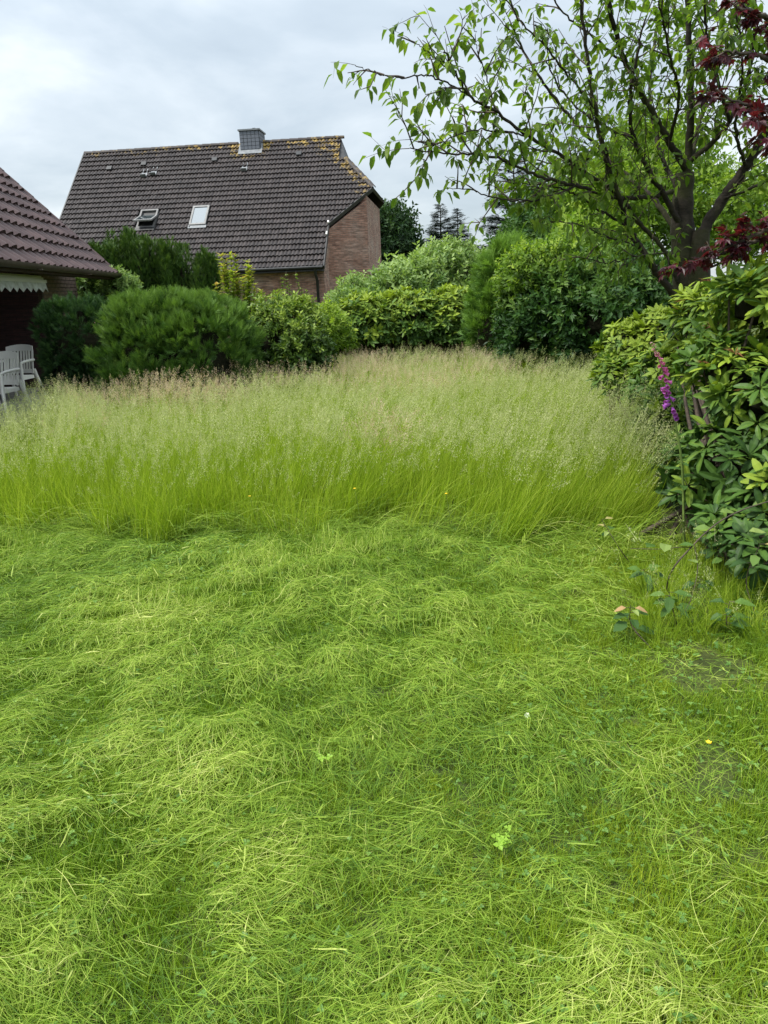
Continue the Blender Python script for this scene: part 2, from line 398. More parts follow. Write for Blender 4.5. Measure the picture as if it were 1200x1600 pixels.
for x0, s0, e0, e1 in cut_tiles:
    b2 = bmesh.new(); vs = [b2.verts.new(p + np.array([x0, s0, 0])) for p in tv]
    for f in tf: b2.faces.new([vs[i] for i in f])
    d = Vector((e1 - e0, GA, 0)); nn = Vector((d.y, -d.x, 0)).normalized()
    bmesh.ops.bisect_plane(b2, geom=b2.verts[:] + b2.edges[:] + b2.faces[:], plane_co=(e0, s0, 0), plane_no=nn, clear_outer=True)
    bmesh.ops.triangulate(b2, faces=b2.faces[:])
    b2.verts.index_update(); base = len(cutV)
    for q in b2.verts: cutV.append(RPn.p(q.co.x, q.co.y, q.co.z)); cl.append(lich(q.co.x, q.co.y))
    for f in b2.faces: cutF.append([base + q.index for q in f.verts])
    b2.free()
bm.free()
me = mk_mesh('upper_tiles', V, F, vv, [M['tile']], smooth=True); add_attr(me, 'lichen', ll)
link('upper_tiles', me, roof, kind='stuff')
me = mk_mesh('cut_tiles', cutV, cutF, np.full(len(cutV), .4), [M['tile']]); add_attr(me, 'lichen', cl)
link('cut_tiles', me, roof, kind='stuff')
# ridge tiles: half-round caps
def cap_geo(L, r0, r1, k=7):
    V = []
    for x, r in ((0, r0), (L, r1)): V += [(x, -r * math.cos(a), r * math.sin(a) * .8) for a in np.linspace(-.15, math.pi + .15, k)]
    F = [(i, i + 1, k + i + 1, k + i) for i in range(k - 1)]
    return np.array(V), np.array(F)
cv, cf = cap_geo(.42, .125, .105)
cap_me = []
for k in range(3):
    me = mk_mesh('ridge_tile', cv, cf, np.full(len(cv), k / 2), [M['tile']], smooth=True); add_attr(me, 'lichen', np.full(len(cv), .55)); cap_me.append(me)
rtop = RPn.p(0, SL, .0)
x = XL
while x < XR - .2:
    if not (chim[0] - .3 < x < chim[1] - .1):
        o = link('ridge_tile', cap_me[rr.integers(3)], roof); o.location = (x, rtop[1], rtop[2] + .02); o.rotation_euler = (0, rr.normal() * .01, 0)
    x += .38
hv = T1 - H1; L = np.linalg.norm(hv); hd = hv / L
for k in range(int(L / .36)):
    o = link('hip_tile', cap_me[k % 3], roof); p = H1 + hd * (k * .36 + .05)
    zax = nrm(np.array([.5, -S_, C_ + .5])); y = nrm(np.cross(zax, hd)); z = np.cross(hd, y)
    o.matrix_local = Matrix(((hd[0], y[0], z[0], p[0]), (hd[1], y[1], z[1], p[1]), (hd[2], y[2], z[2], p[2]), (0, 0, 0, 1)))
# verge board along the diagonal and the lower right verge, left verge, gutter, downpipe
def bar(name, a, b, w, h, mat, parent, n=(0, 0, 1)):
    a, b = np.array(a, float), np.array(b, float); x = nrm(b - a); y = nrm(np.cross(np.array(n, float), x)); z = np.cross(x, y); L = np.linalg.norm(b - a)
    bm = bmesh.new(); boxes(bm, 0, L, -w / 2, w / 2, -h, 0)
    o = bm_obj(name, bm, mat, parent)
    o.matrix_local = Matrix(((x[0], y[0], z[0], a[0]), (x[1], y[1], z[1], a[1]), (x[2], y[2], z[2], a[2]), (0, 0, 0, 1))); return o
nrmv = (0, -S_, C_)
M['verge'] = plain('grey_verge_board', (.035, .032, .032), (.06, .056, .055), 7, .6)
bar('verge_board', RPn.p(XK + .03, SK, .05), RPn.p(XT + .01, ST, .05), .05, .17, M['verge'], house, nrmv)
bar('verge_board', RPn.p(XK + .03, -.02, .06), RPn.p(XK + .03, SK, .06), .05, .17, M['verge'], house, nrmv)
bar('verge_board', RPn.p(XL - .03, -.02, .06), RPn.p(XL - .03, SL, .06), .05, .2, M['black_trim'], house, nrmv)
Tg = Tubes(); Tg.add([(XL, -.05, ZE - .02), (XK, -.05, ZE - .02)], .06, 8); Tg.build('gutter', M['black_trim'], house)
bar('soffit_board', (XL, .2, ZE - .10), (XK - .02, .2, ZE - .10), .42, .05, M['black_trim'], house)
Tg = Tubes(); Tg.add([(-.36, -.03, ZE - .05), (-.36, .05, ZE - .25), (-.36, .30, ZE - .48), (-.36, .31, 0)], .055, 8); Tg.build('downpipe', M['black_trim'], house)
# chimney clad in slates
cx0, cx1, cs0 = -4.14, -3.30, 6.80
cy0 = cs0 * C_; cz0 = ZE + cs0 * S_; cy1 = cy0 + .95; cz1 = at(390, 204, 33.3)[2]
ch = box_obj('chimney', M['black_trim'], house, cx0, cx1, cy0, cy1, cz0 - .1, cz1 - .03)
box_obj('chimney_cap', M['zinc'], house, cx0 - .05, cx1 + .05, cy0 - .05, cy1 + .05, cz1 - .028, cz1 + .03)
box_obj('chimney_pot', M['black_trim'], house, cx0 + .5, cx0 + .62, cy0 + .3, cy0 + .42, cz1 + .03, cz1 + .12)
prism('flashing', M['zinc'], house, [RPn.p(cx0 - .09, cs0 - .14, .075), RPn.p(cx1 + .09, cs0 - .14, .075), RPn.p(cx1 + .09, cs0 + .45, .09), RPn.p(cx0 - .09, cs0 + .45, .09)], Vector((0, -S_, C_)) * .02)
nS, nR = 5, 6
hS = (cz1 - .04 - cz0 - .02) / nR
slv = [mk_mesh('slate', *(lambda w, h: (np.array([(0, 0, 0), (w, 0, 0), (w, -.004, h), (0, -.004, h), (0, -.016, 0), (w, -.016, 0), (w, -.010, h), (0, -.010, h)]) , np.array([(4, 5, 6, 7), (0, 1, 5, 4), (1, 2, 6, 5), (3, 0, 4, 7)])))(.84 / nS - .018, hS - .012), None, [M['slate']])]
for j in range(nR):
    for i in range(nS):
        o = link('slate', slv[0], ch); o.location = (cx0 + i * (cx1 - cx0) / nS + .003, cy0 - .002, cz0 + .02 + j * hS)
    for i in range(nS):
        o = link('slate', slv[0], ch); o.location = (cx1 + .002, cy0 + i * .95 / nS + .003, cz0 + .02 + j * hS); o.rotation_euler = (0, 0, math.pi / 2)
# skylights
def skylight(x0, x1, s0, s1, opened):
    w, h = x1 - x0, s1 - s0
    f = bmesh.new()
    for a, b, c, d in ((x0, x1, s0, s0 + .07), (x0, x1, s1 - .07, s1), (x0, x0 + .07, s0 + .07, s1 - .07), (x1 - .07, x1, s0 + .07, s1 - .07)): boxes(f, a, b, c, d, -.02, .09)
    for v in f.verts: v.co = RPn.p(*v.co)
    sk = bm_obj('skylight', f, M['skyframe'], house)
    prism('apron', M['zinc'] if not opened else M['black_trim'], sk, [RPn.p(x0 - .04, s0 - .16, .072), RPn.p(x1 + .04, s0 - .16, .072), RPn.p(x1 + .04, s0, .082), RPn.p(x0 - .04, s0, .082)], Vector((0, -S_, C_)) * .012)
    prism('shaft', M['black_trim'], sk, [RPn.p(x0 + .05, s0 + .05, -.01), RPn.p(x1 - .05, s0 + .05, -.01), RPn.p(x1 - .05, s1 - .05, -.01), RPn.p(x0 + .05, s1 - .05, -.01)], Vector((0, -S_, C_)) * .02)
    Mx = RPn.mat(x0, s0, .095)
    if opened:   # centre-pivot sash, its foot swung out
        Mx = RPn.mat(x0, s0 + h * .5, .13) @ Matrix.Rotation(math.radians(-26), 4, 'X') @ Matrix.Translation((0, -h * .5, 0))
    b2 = bmesh.new()
    for a, b, c, d in ((-.01, w + .01, -.01, .07), (-.01, w + .01, h - .07, h + .01), (-.01, .06, .07, h - .07), (w - .06, w + .01, .07, h - .07)): boxes(b2, a, b, c, d, -.02, .035)
    o = bm_obj('sash', b2, M['skyframe_light'], sk); o.matrix_local = Mx
    g = bmesh.new(); boxes(g, .055, w - .055, .065, h - .065, .0, .012); p = bm_obj('pane', g, M['glass'], sk); p.matrix_local = Mx
skylight(*sky_rects[0], False); skylight(*sky_rects[1], True)
# roof hooks / steps and vent tiles
for x, s in ((-8.15, 5.62), (-7.75, 5.70), (-3.83, 5.62)):
    b2 = bmesh.new(); boxes(b2, x - .12, x + .12, s - .02, s + .20, .05, .075); boxes(b2, x - .12, x + .12, s - .03, s - .005, .075, .20); boxes(b2, x - .10, x - .07, s + .2, s + .5, .05, .065); boxes(b2, x + .07, x + .10, s + .2, s + .5, .05, .065)
    for v in b2.verts: v.co = RPn.p(*v.co)
    bm_obj('roof_step', b2, M['step'], house)
for x, s in ((-8.3, 6.35), (-5.2, 6.35), (-1.6, 6.4), (-9.8, 6.2)):
    b2 = bmesh.new(); boxes(b2, x - .11, x + .11, s - .05, s + .16, .04, .13)
    for v in b2.verts: v.co = RPn.p(*v.co)
    bm_obj('vent_tile', b2, M['black_trim'], house)
b2 = bmesh.new(); boxes(b2, XK + .0, XK + .05, SK - .72, SK - .56, .10, .15); boxes(b2, XK + .01, XK + .07, SK - .08, SK + .02, .10, .16)
for v in b2.verts: v.co = RPn.p(*v.co)
bm_obj('verge_bracket', b2, M['white_plastic'], house)

# ------------------------------------------------------------------ bungalow on the left
E0, E1, ZL = np.array([-5.16, 10.45, 0]), np.array([-5.66, 16.41, 0]), 2.2
ed = nrm(E1 - E0); inn = np.array([-ed[1], ed[0], 0]); LROT = math.atan2(ed[1], ed[0]); LP = math.radians(45.5)
bung = thing('bungalow', 'low brick house with red-brown tiled roof and dark recessed patio at left edge', 'house', tuple(E1), LROT)
def loc_l(P): P = np.asarray(P, float) - E1; return np.array([P @ ed, P @ inn, P[2]])
def hit_wall(px, py, Y):      # where the pixel's ray meets the wall plane Y (house coordinates)
    d = _fw + _r * (px - 600) / F_PX - _u * (py - 800) / F_PX
    return loc_l(_o + d * ((E1 + inn * Y - _o) @ inn / (d @ inn)))
WY = 1.12
xb, xa = hit_wall(121, 460, WY)[0], hit_wall(69, 470, WY)[0]
RL = RoofPlane(0, 0, ZL, LP); cL, sL = math.cos(LP), math.sin(LP); SLL = 5.2; XN = -10.0; DL = 2 * SLL * cL
lroof = prism('roof', M['dark_wood'], bung, [RL.p(x, s, -.02) for x, s in ((XN, 0), (0, 0), (0, SLL), (XN, SLL))], Vector((0, sL, -cL)) * .12)
prism('rear_roof', M['tile_red'], bung, [(lambda p: (p[0], DL - p[1], p[2]))(RL.p(x, s, 0)) for x, s in ((XN, 0), (0, 0), (0, SLL), (XN, SLL))], Vector((0, -sL, -cL)) * .12)
tw2, ga2 = .30, .34
tv2, tf2 = tile_geo(tw2, ga2 + .05, 1, .062, .062, 8)
tvars = [mk_mesh('roof_tile', tv2, tf2, np.full(len(tv2), k / 5), [M['tile_red']], smooth=True) for k in range(6)]
hidM, hidT = [], []
for r in range(int(SLL / ga2)):
    for c in range(int(-XN / tw2)):
        x0, s0 = -(c + 1) * tw2, r * ga2 - .03
        P = RL.p(x0 + .15, s0 + .2); Wp = E1 + ed * P[0] + inn * P[1] + np.array([0, 0, P[2]])
        m = RL.mat(x0, s0, rr.normal() * .003) @ Matrix.Rotation(rr.normal() * .006, 4, 'Z')
        if project(Wp)[0] > -15:
            o = link('roof_tile', tvars[rr.integers(6)], lroof); o.matrix_local = m
        else:
            m = np.array(m); hidM.append(m[:3, :3]); hidT.append(m[:3, 3])
V, F = scatter(tv2, tf2, np.array(hidM), np.array(hidT))
link('further_tiles', mk_mesh('further_tiles', V, F, np.full(len(V), .5), [M['tile_red']], smooth=True), lroof, kind='stuff')
vL, vF = cap_geo(.44, .10, .085)
vme = mk_mesh('verge_tile', vL, vF, np.full(len(vL), .6), [M['tile_red']], smooth=True)
for k in range(int(SLL / .36)):
    o = link('verge_tile', vme, lroof); p = RL.p(0.0, .0 + k * .36, .035)
    X = np.array([0, cL, sL]); Y = np.array([-1., 0, 0]); Z = np.cross(X, Y)
    o.matrix_local = Matrix(((X[0], Y[0], Z[0], p[0]), (X[1], Y[1], Z[1], p[1]), (X[2], Y[2], Z[2], p[2]), (0, 0, 0, 1)))
bar('verge_board', RL.p(.04, -.02, .02), RL.p(.04, SLL, .02), .04, .2, M['dark_wood'], bung, (0, -sL, cL))
# half-round gutter with brackets
def half_gutter(name, x0, x1, y, z, r, mat, par):
    k = 9; a = np.linspace(0, math.pi, k); V, F = [], []
    for rr_, st in ((r, 0), (r - .006, 2 * k)):
        for x in (x0, x1): V += [(x, y - rr_ * math.cos(t), z - rr_ * math.sin(t)) for t in a]
        F += [(st + i, st + i + 1, st + k + i + 1, st + k + i) for i in range(k - 1)]
    F += [(k + i, k + i + 1, 3 * k + i + 1, 3 * k + i) for i in range(k - 1)]
    V += [(x1, y, z)]; 
    return link(name, mk_mesh(name, V, F, None, [mat], smooth=True), par)
half_gutter('gutter', XN, .10, -.075, ZL + .03, .085, M['gutter'], bung)
for xg in (-4.9, -2.4): bar('gutter_joint', (xg, -.075, ZL - .045), (xg + .05, -.075, ZL - .045), .19, .015, M['gutter'], bung)
box_obj('fascia', M['dark_wood'], bung, XN, -.01, .012, .04, ZL - .09, ZL - .01)
# walls
ZT = ZL + WY * sL / cL - .2
M['mortar'] = plain('mortar', (.10, .088, .078), (.15, .135, .12), 30, .95, .004, 80)
pier = box_obj('pier', M['mortar'], bung, xa, xb, WY, WY + .30, -.02, ZL + .85)
M['brick_unit'] = plain('dark_brick', (.17, .11, .088), (.28, .20, .16), 7, .85, .004, 60)
bmes = []
for k in range(4):
    b2 = bmesh.new(); boxes(b2, 0, .236, -.012, .03, 0, .064); bmesh.ops.bevel(b2, geom=b2.edges[:], offset=.003, segments=1, affect='EDGES')
    for v in b2.verts: v.co += Vector(rr.normal(size=3) * .0012)
    me = bpy.data.meshes.new('brick'); b2.to_mesh(me); b2.free(); me.materials.append(M['brick_unit']); bmes.append(me)
row = 0; z = 0.0
while z < ZL + .75:
    x = xa + .004 - (.124 if row % 2 else 0)
    while x < xb:
        a0, a1 = max(x, xa + .002), min(x + .236, xb - .002)
        if a1 - a0 > .04:
            o = link('brick', bmes[rr.integers(4)], pier); o.location = (a0, WY, z); o.scale = ((a1 - a0) / .236, 1, 1)
        x += .248
    z += .0765; row += 1
box_obj('gable_wall', M['brick_dark'], bung, xb - .26, xb - .004, WY + .302, DL - WY, -.02, ZL - .1)
prism('gable_top', M['brick_dark'], bung, [(xb - .26, WY, ZL - .1), (xb - .26, DL - WY, ZL - .1), (xb - .26, DL - WY - .5, ZT - .1 + .5), (xb - .26, DL / 2, ZL + SLL * sL - .25), (xb - .26, WY + .5, ZT - .1 + .5)], (.25, 0, 0))
M['recess_shade'] = brick_mat('recess_shade_brick', (.042, .016, .017), (.060, .023, .023), (.022, .013, .013), (.032, .015, .015))  # brick colour darkened to carry the shadow inside the recess
box_obj('recess_wall', M['recess_shade'], bung, xa - .24, xa - .003, WY + .02, WY + 2.0, -.02, ZL + .84)
box_obj('recess_back', M['recess_shade'], bung, XN, xa - .25, WY + 1.9, WY + 2.1, -.02, ZL + .9)
pd = bung and box_obj('patio_door', M['black_trim'], bung, xa - 3.2, xa - 1.3, WY + 1.84, WY + 1.895, 0.03, ZL - .2)
# awning, rolled in under the eave
AY = .42
ha, hb = hit_wall(68, 431, AY), hit_wall(69, 457, AY); za, zb_ = ha[2], hb[2]
awn = thing('awning', 'rolled-in white awning with stained scalloped valance under the left eave', 'awning', tuple(E1 + inn * AY + ed * ha[0]), LROT)
b2 = bmesh.new(); boxes(b2, -7, 0, 0, .20, za - .10, za); bmesh.ops.bevel(b2, geom=b2.edges[:], offset=.03, segments=2, affect='EDGES'); bm_obj('cassette', b2, M['white_plastic'], awn)
b2 = bmesh.new(); xs = np.arange(0, -6.9, -.14); top, bot = [], []
for i, x in enumerate(xs):
    y = -.01 + .012 * math.sin(x * 9); top.append(b2.verts.new((x, y, za - .09))); bot.append(b2.verts.new((x, y - .03, zb_ + (0 if i % 2 == 0 else .07))))
for i in range(len(xs) - 1): b2.faces.new((top[i], top[i + 1], bot[i + 1], bot[i]))
va = bm_obj('valance', b2, M['awning'], awn)
sm = va.modifiers.new('thickness', 'SOLIDIFY'); sm.thickness = .004
bar('front_bar', (-6.9, -.005, za - .07), (.02, -.005, za - .07), .05, .05, M['white_plastic'], awn)
for xx in (-.25, -3.4): bar('bracket', (xx, .45, za - .05), (xx + .08, .45, za - .05), .5, .05, M['white_plastic'], awn)

# ------------------------------------------------------------------ white garden chairs
def chair(loc, rz, label):
    """stackable plastic armchair, facing -y"""
    t = thing('garden_chair', label, 'chair', loc, rz, 'white plastic garden chairs on the patio'); m = M['white_plastic']
    b2 = bmesh.new(); boxes(b2, -.23, .23, -.24, .20, .40, .43)
    for v in b2.verts:
        if v.co.y > 0: v.co.z -= .03
    bm_obj('seat', b2, m, t, .01)
    b2 = bmesh.new(); boxes(b2, -.23, .23, -.245, -.215, .34, .40); boxes(b2, -.235, -.21, -.2, .2, .34, .40); boxes(b2, .21, .235, -.2, .2, .34, .40); bm_obj('apron', b2, m, t)
    def bk(z): return .20 + (z - .40) * .26          # the backrest leans back
    def strip(name, x0, x1, z0, z1, par, bow=0, th=.018, n=6):
        b3 = bmesh.new(); g = []
        for i in range(n + 1):
            for zz_, top in ((z0, 0), (z1, 1)):
                x = x0 + (x1 - x0) * i / n; zq = zz_ + (bow * (1 - ((2 * i / n) - 1) ** 2) if top else 0); cv = .05 * ((x / .25) ** 2)
                g.append([b3.verts.new((x, bk(zq) - cv + q, zq)) for q in (0, th)])
        for i in range(n):
            a, b, c, d = g[2 * i], g[2 * i + 1], g[2 * i + 3], g[2 * i + 2]
            b3.faces.new((a[0], d[0], c[0], b[0])); b3.faces.new((a[1], b[1], c[1], d[1])); b3.faces.new((b[0], c[0], c[1], b[1])); b3.faces.new((a[0], a[1], d[1], d[0]))
        for q in (0, n): a, b = g[2 * q], g[2 * q + 1]; b3.faces.new((a[0], b[0], b[1], a[1]))
        return bm_obj(name, b3, m, par)
    back = strip('backrest', -.25, .25, .82, .90, t, .035)
    strip('lower_rail', -.22, .22, .43, .50, back)
    for i in range(7):
        x = -.165 + i * .055; strip('slat', x - .015, x + .015, .495, .825, back, n=1)
    for s in (-1, 1):
        strip('stile', s * .235 - .02, s * .235 + .02, .42, .83, back, n=1)
        T = Tubes(); T.add(spline([(s * .25, bk(.66) - .02, .66), (s * .285, .05, .665), (s * .285, -.14, .655), (s * .27, -.25, .63)]), .024, 8); a = T.build('armrest', m, t); a.scale = (1, 1, 1)
        b3 = bmesh.new()
        for zz_, x, y, w in ((0, .29, -.31, .022), (.42, .262, -.25, .034), (.64, .275, -.22, .036)): pass
        T = Tubes(); T.add([(s * .30, -.31, 0), (s * .27, -.262, .40), (s * .275, -.235, .64)], [.020, .030, .028], 6); T.build('leg', m, t)
        T = Tubes(); T.add([(s * .28, .40, 0), (s * .245, .26, .38), (s * .24, .235, .50)], [.020, .031, .024], 6); T.build('leg', m, t)
        b3.free()
    return t
chair((-5.86, 11.05, .03), math.radians(-8), 'white plastic garden chair cut off by left picture edge, the nearer one')
chair((-6.52, 13.0, .03), math.radians(-4), 'white plastic garden chair standing further back beside the dark wall')

# ------------------------------------------------------------------ leaf templates
def leaf8(w=.42, fold=.12, droop=.12):
    t = [0, .3, .65, 1]; hw = [0, w * .48, w * .42, 0]; mz = [0, .02, -.02 - droop * .4, -droop]
    V = [(t[i], 0, mz[i]) for i in range(4)]
    for s in (1, -1): V += [(t[i], s * hw[i], mz[i] + fold * hw[i] * 2) for i in (1, 2)]
    F = [(0, 1, 4), (1, 5, 4), (1, 2, 5), (2, 3, 5), (0, 6, 1), (1, 6, 7), (1, 7, 2), (2, 7, 3)]
    return np.array(V, float), np.array(F)
def diamond(w=.45, fold=.1, droop=.08):
    return np.array([(0, 0, 0), (.45, w * .5, fold * w), (.45, -w * .5, fold * w), (1, 0, -droop)], float), np.array([(0, 2, 3), (0, 3, 1)])
def join(parts):
    V, F, n = [], [], 0
    for v, f in parts: V.append(v); F.append(f + n); n += len(v)
    return np.concatenate(V), np.concatenate(F)
def xform(tv, d, up, s, p): return (frames(np.array([d]), np.array([up]), s)[0] @ tv.T).T + np.array(p)
def cluster(n, ls, lw, seed, spread=.9, base=diamond):
    """a leafy twig end along +x, about 1 long"""
    r = np.random.default_rng(seed); out = []
    tv, tf = base(lw)
    for i in range(n):
        x = (i + .5) / n * .85; a = i * 2.4 + r.normal() * .3; side = np.array([0, math.cos(a), math.sin(a)])
        d = nrm(np.array([1 - spread * .6, 0, 0]) + side * spread + np.array([.25, 0, 0])); out.append((xform(tv, d, np.array([1, .05, .1]) + r.normal(size=3) * .25, ls * r.uniform(.7, 1.15), (x, 0, 0)), tf))
    return join(out)
def spray(n=7, w=.16, spread=.55, seed=0):
    """flat feathery conifer spray along +x"""
    r = np.random.default_rng(seed); tv, tf = diamond(w, .2, .0); out = [(xform(tv, (1, 0, 0), (0, 0, 1), 1.0, (0, 0, 0)), tf)]
    for i in range(n):
        x = .08 + .75 * i / n; s = 1 if i % 2 else -1
        out.append((xform(tv, nrm(np.array([1, s * spread, r.normal() * .25])), (0, 0, 1), .55 * (1 - x * .45), (x, 0, 0)), tf))
    return join(out)

def leaf_oval(w=.36, fold=.12, droop=.15):
    t = [0, .16, .42, .72, .92, 1]; hw = [.01, .28, .5, .46, .24, .0]; mz = [-droop * q * q + .03 * math.sin(q * 3) for q in t]
    V = [(t[i], 0, mz[i]) for i in range(6)]
    for s in (1, -1): V += [(t[i], s * hw[i] * w, mz[i] + fold * hw[i] * w * 1.6) for i in (1, 2, 3, 4)]
    F = []
    for o, a in ((6, 0), (10, 1)):
        q = [(0, 1, o)] + [x for i in range(3) for x in ((i + 1, i + 2, o + i), (i + 2, o + i + 1, o + i))] + [(4, 5, o + 3)]
        F += [(x[0], x[2], x[1]) if a else x for x in q]
    return np.array(V, float), np.array(F)
# ------------------------------------------------------------------ shrub builder
def shell(lumps, n, rng, inner=.30, zmin=.02, jit=.06, down=-.55, depth=False, pw=2.0):
    L = np.array(lumps, float); area = (L[:, 3] * L[:, 4] + L[:, 3] * L[:, 5] + L[:, 4] * L[:, 5]); pr = area / area.sum()
    P, Nn, Dp = [], [], []
    while sum(len(p) for p in P) < n:
        k = n; i = rng.choice(len(L), k, p=pr); u = rnd_dir(k, rng); ok = u[:, 2] > down; i, u = i[ok], u[ok]
        rad = 1 - inner * rng.random(len(u)) ** 2 + rng.normal(size=len(u)) * jit
        us = u / (np.abs(u) ** pw).sum(1, keepdims=True) ** (1 / pw); p = L[i, :3] + L[i, 3:] * us * rad[:, None]; nn = nrm(np.sign(us) * np.abs(us) ** (pw - 1) / L[i, 3:])
        q = (p[:, None] - L[None, :, :3]) / L[None, :, 3:]; dd = np.linalg.norm(q, axis=-1); dd[np.arange(len(p)), i] = 9
        ok = (dd.min(1) > .80) & (p[:, 2] > zmin); P.append(p[ok]); Nn.append(nn[ok]); Dp.append(rad[ok])
    if depth: return np.concatenate(P)[:n], np.concatenate(Nn)[:n], np.concatenate(Dp)[:n]
    return np.concatenate(P)[:n], np.concatenate(Nn)[:n]
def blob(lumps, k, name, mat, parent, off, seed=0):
    """knotted solid core of a shrub, inner shade put into its dark colour"""
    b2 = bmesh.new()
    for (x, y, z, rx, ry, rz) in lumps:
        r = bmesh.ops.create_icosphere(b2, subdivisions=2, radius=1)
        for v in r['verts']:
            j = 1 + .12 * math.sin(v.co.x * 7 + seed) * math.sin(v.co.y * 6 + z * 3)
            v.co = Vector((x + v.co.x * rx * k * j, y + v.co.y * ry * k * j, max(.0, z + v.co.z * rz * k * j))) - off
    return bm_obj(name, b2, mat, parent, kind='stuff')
def shrub(name, label, lumps, n, tmpl, size, mat, outw=.6, up=.5, inner=.3, seed=1, core=.74, newg=.55, group=None, cat='shrub', stems=5, jit=.06, down=-.55, rnd=.45, stem_mat=None, part='foliage', vbase=.25, clumps=0, cr=.16, pw=2.0):
    rng = np.random.default_rng(seed); L = np.array(lumps, float)
    base = Vector((float(np.average(L[:, 0], weights=L[:, 3])), float(np.average(L[:, 1], weights=L[:, 3])), 0)); bo = np.array(base)
    t = thing(name, label, cat, base, 0, group)
    P, Nn, dp = shell(lumps, n, rng, inner, jit=jit, down=down, depth=True, pw=pw)
    off, cvv = 0, 0
    if clumps:      # shoots gathered into plumes
        ci = rng.integers(0, min(clumps, n), n); C0, N0 = P[:clumps], Nn[:clumps]; du = rnd_dir(n, rng); du *= np.sign((du * N0[ci]).sum(1, keepdims=True)) ; off = du * (rng.random((n, 1)) ** .6)
        P = C0[ci] + off * cr; Nn = nrm(N0[ci] + off * .7); cvv = (rng.normal(size=clumps) * .14)[ci] + .30 * ((off * N0[ci]).sum(1) + off[:, 2] * .5 - .45); dp = np.full(n, .97); P[:, 2] = np.maximum(P[:, 2], .02)
    d = nrm(Nn * outw + np.array([0, 0, up]) + off * .5 + rng.normal(size=P.shape) * rnd)
    s = size * rng.uniform(.7, 1.3, len(P)); M3 = frames(d, nrm(Nn + rng.normal(size=P.shape) * .5 + np.array([0, 0, .4])), s)
    tv, tf = tmpl; V, F = scatter(tv, tf, M3, P - bo)
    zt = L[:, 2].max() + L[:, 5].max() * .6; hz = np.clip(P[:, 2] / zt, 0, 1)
    v = np.clip(vbase + newg * (hz - .5) + rng.normal(size=len(P)) * .18 + .12 * np.clip(Nn[:, 2], 0, 1) + np.clip((dp - .97) * 2.2, -.3, .45) + cvv, 0, 1)  # lighter new growth outside; shade of the gaps put into inner leaf colour
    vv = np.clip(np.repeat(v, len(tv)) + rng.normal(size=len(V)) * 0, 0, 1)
    link(part, mk_mesh(part, V, F, vv, [mat]), t, kind='stuff')
    if core: blob(lumps, core, 'shade_core', M['dark_core'], t, base, seed)
    if stems:
        T = Tubes()
        for _ in range(stems):
            l = L[rng.integers(len(L))]; e = l[:3] + l[3:] * rnd_dir(1, rng)[0] * .6; e[2] = max(e[2], .4)
            a = bo + np.array([rng.normal() * .15, rng.normal() * .1, 0]); T.add(spline([a - bo, (a * .5 + e * .5) + rng.normal(size=3) * .05 - bo, e - bo], 5), np.linspace(.03, .008, 11), 5)
        T.build('stem', stem_mat or M['twig'], t)
    return t
def lp(px, py, Y, rx, rz, ry=None):
    """lump: centre pixel at distance Y, half-width and half-height in photo pixels there, depth in metres"""
    c = at(px, py, Y); k = Y / F_PX; return (c[0], c[1], c[2], rx * k, rx * k if ry is None else ry, rz * k)
# leaf colours (dark old growth and painted inner shade -> bright new growth)
M['l_thuja'] = leaf_mat('thuja_leaf', [(.020, .050, .010), (.058, .125, .022), (.13, .225, .038)], .6, .25, .2)
M['l_thuja_dark'] = leaf_mat('dark_conifer_leaf', [(.012, .034, .011), (.026, .066, .019), (.062, .125, .032)], .6, .15, .2)
M['l_yew'] = leaf_mat('yew_leaf', [(.018, .045, .010), (.048, .100, .017), (.12, .19, .030)], .55, .2, .25)
M['l_shrub'] = leaf_mat('shrub_leaf', [(.024, .055, .013), (.085, .15, .024), (.25, .33, .050)], .45, .3, .25)
M['l_photinia'] = leaf_mat('gold_shoot_leaf', [(.085, .16, .022), (.20, .30, .035), (.34, .40, .055), (.50, .27, .13)], .45, .35, .25)
M['l_rhodo'] = leaf_mat('rhododendron_leaf', [(.024, .058, .014), (.080, .155, .026), (.25, .33, .034)], .5, .25, .2)
M['l_pale'] = leaf_mat('pale_shrub_leaf', [(.045, .10, .028), (.14, .23, .058), (.28, .38, .12)], .5, .35, .25)
M['l_oak'] = leaf_mat('far_tree_leaf', [(.014, .038, .014), (.032, .072, .022), (.065, .115, .032)], .55, .25, .25)
M['l_spruce'] = leaf_mat('spruce_needle', [(.010, .026, .014), (.020, .046, .022), (.042, .074, .030)], .65, .1, .2)
M['l_dark'] = leaf_mat('dark_broad_leaf', [(.015, .045, .011), (.040, .098, .018), (.11, .19, .030)], .5, .3, .25)
M['l_back'] = leaf_mat('yellow_green_leaf', [(.055, .11, .014), (.14, .24, .026), (.28, .38, .045)], .5, .45, .25)  # the foliage's own yellow-green
M['l_cherry'] = leaf_mat('cherry_leaf', [(.060, .115, .014), (.120, .205, .022), (.23, .31, .040)], .45, .55, .22)
M['l_bright'] = leaf_mat('bright_conifer_leaf', [(.030, .080, .014), (.085, .175, .028), (.17, .29, .05)], .55, .3, .2)
M['l_maple'] = leaf_mat('purple_maple_leaf', [(.022, .006, .010), (.060, .008, .016), (.13, .012, .022)], .4, .4, .3, tmul=1.7)

SPRAY = spray(9, .12, .50, 3); SPRAYW = spray(8, .15, .6, 3); SPRAYN = spray(6, .18, .42, 4)
CL_S = cluster(9, .34, .5, 1); CL_M = cluster(8, .46, .48, 2); CL_L = cluster(7, .6, .42, 4)

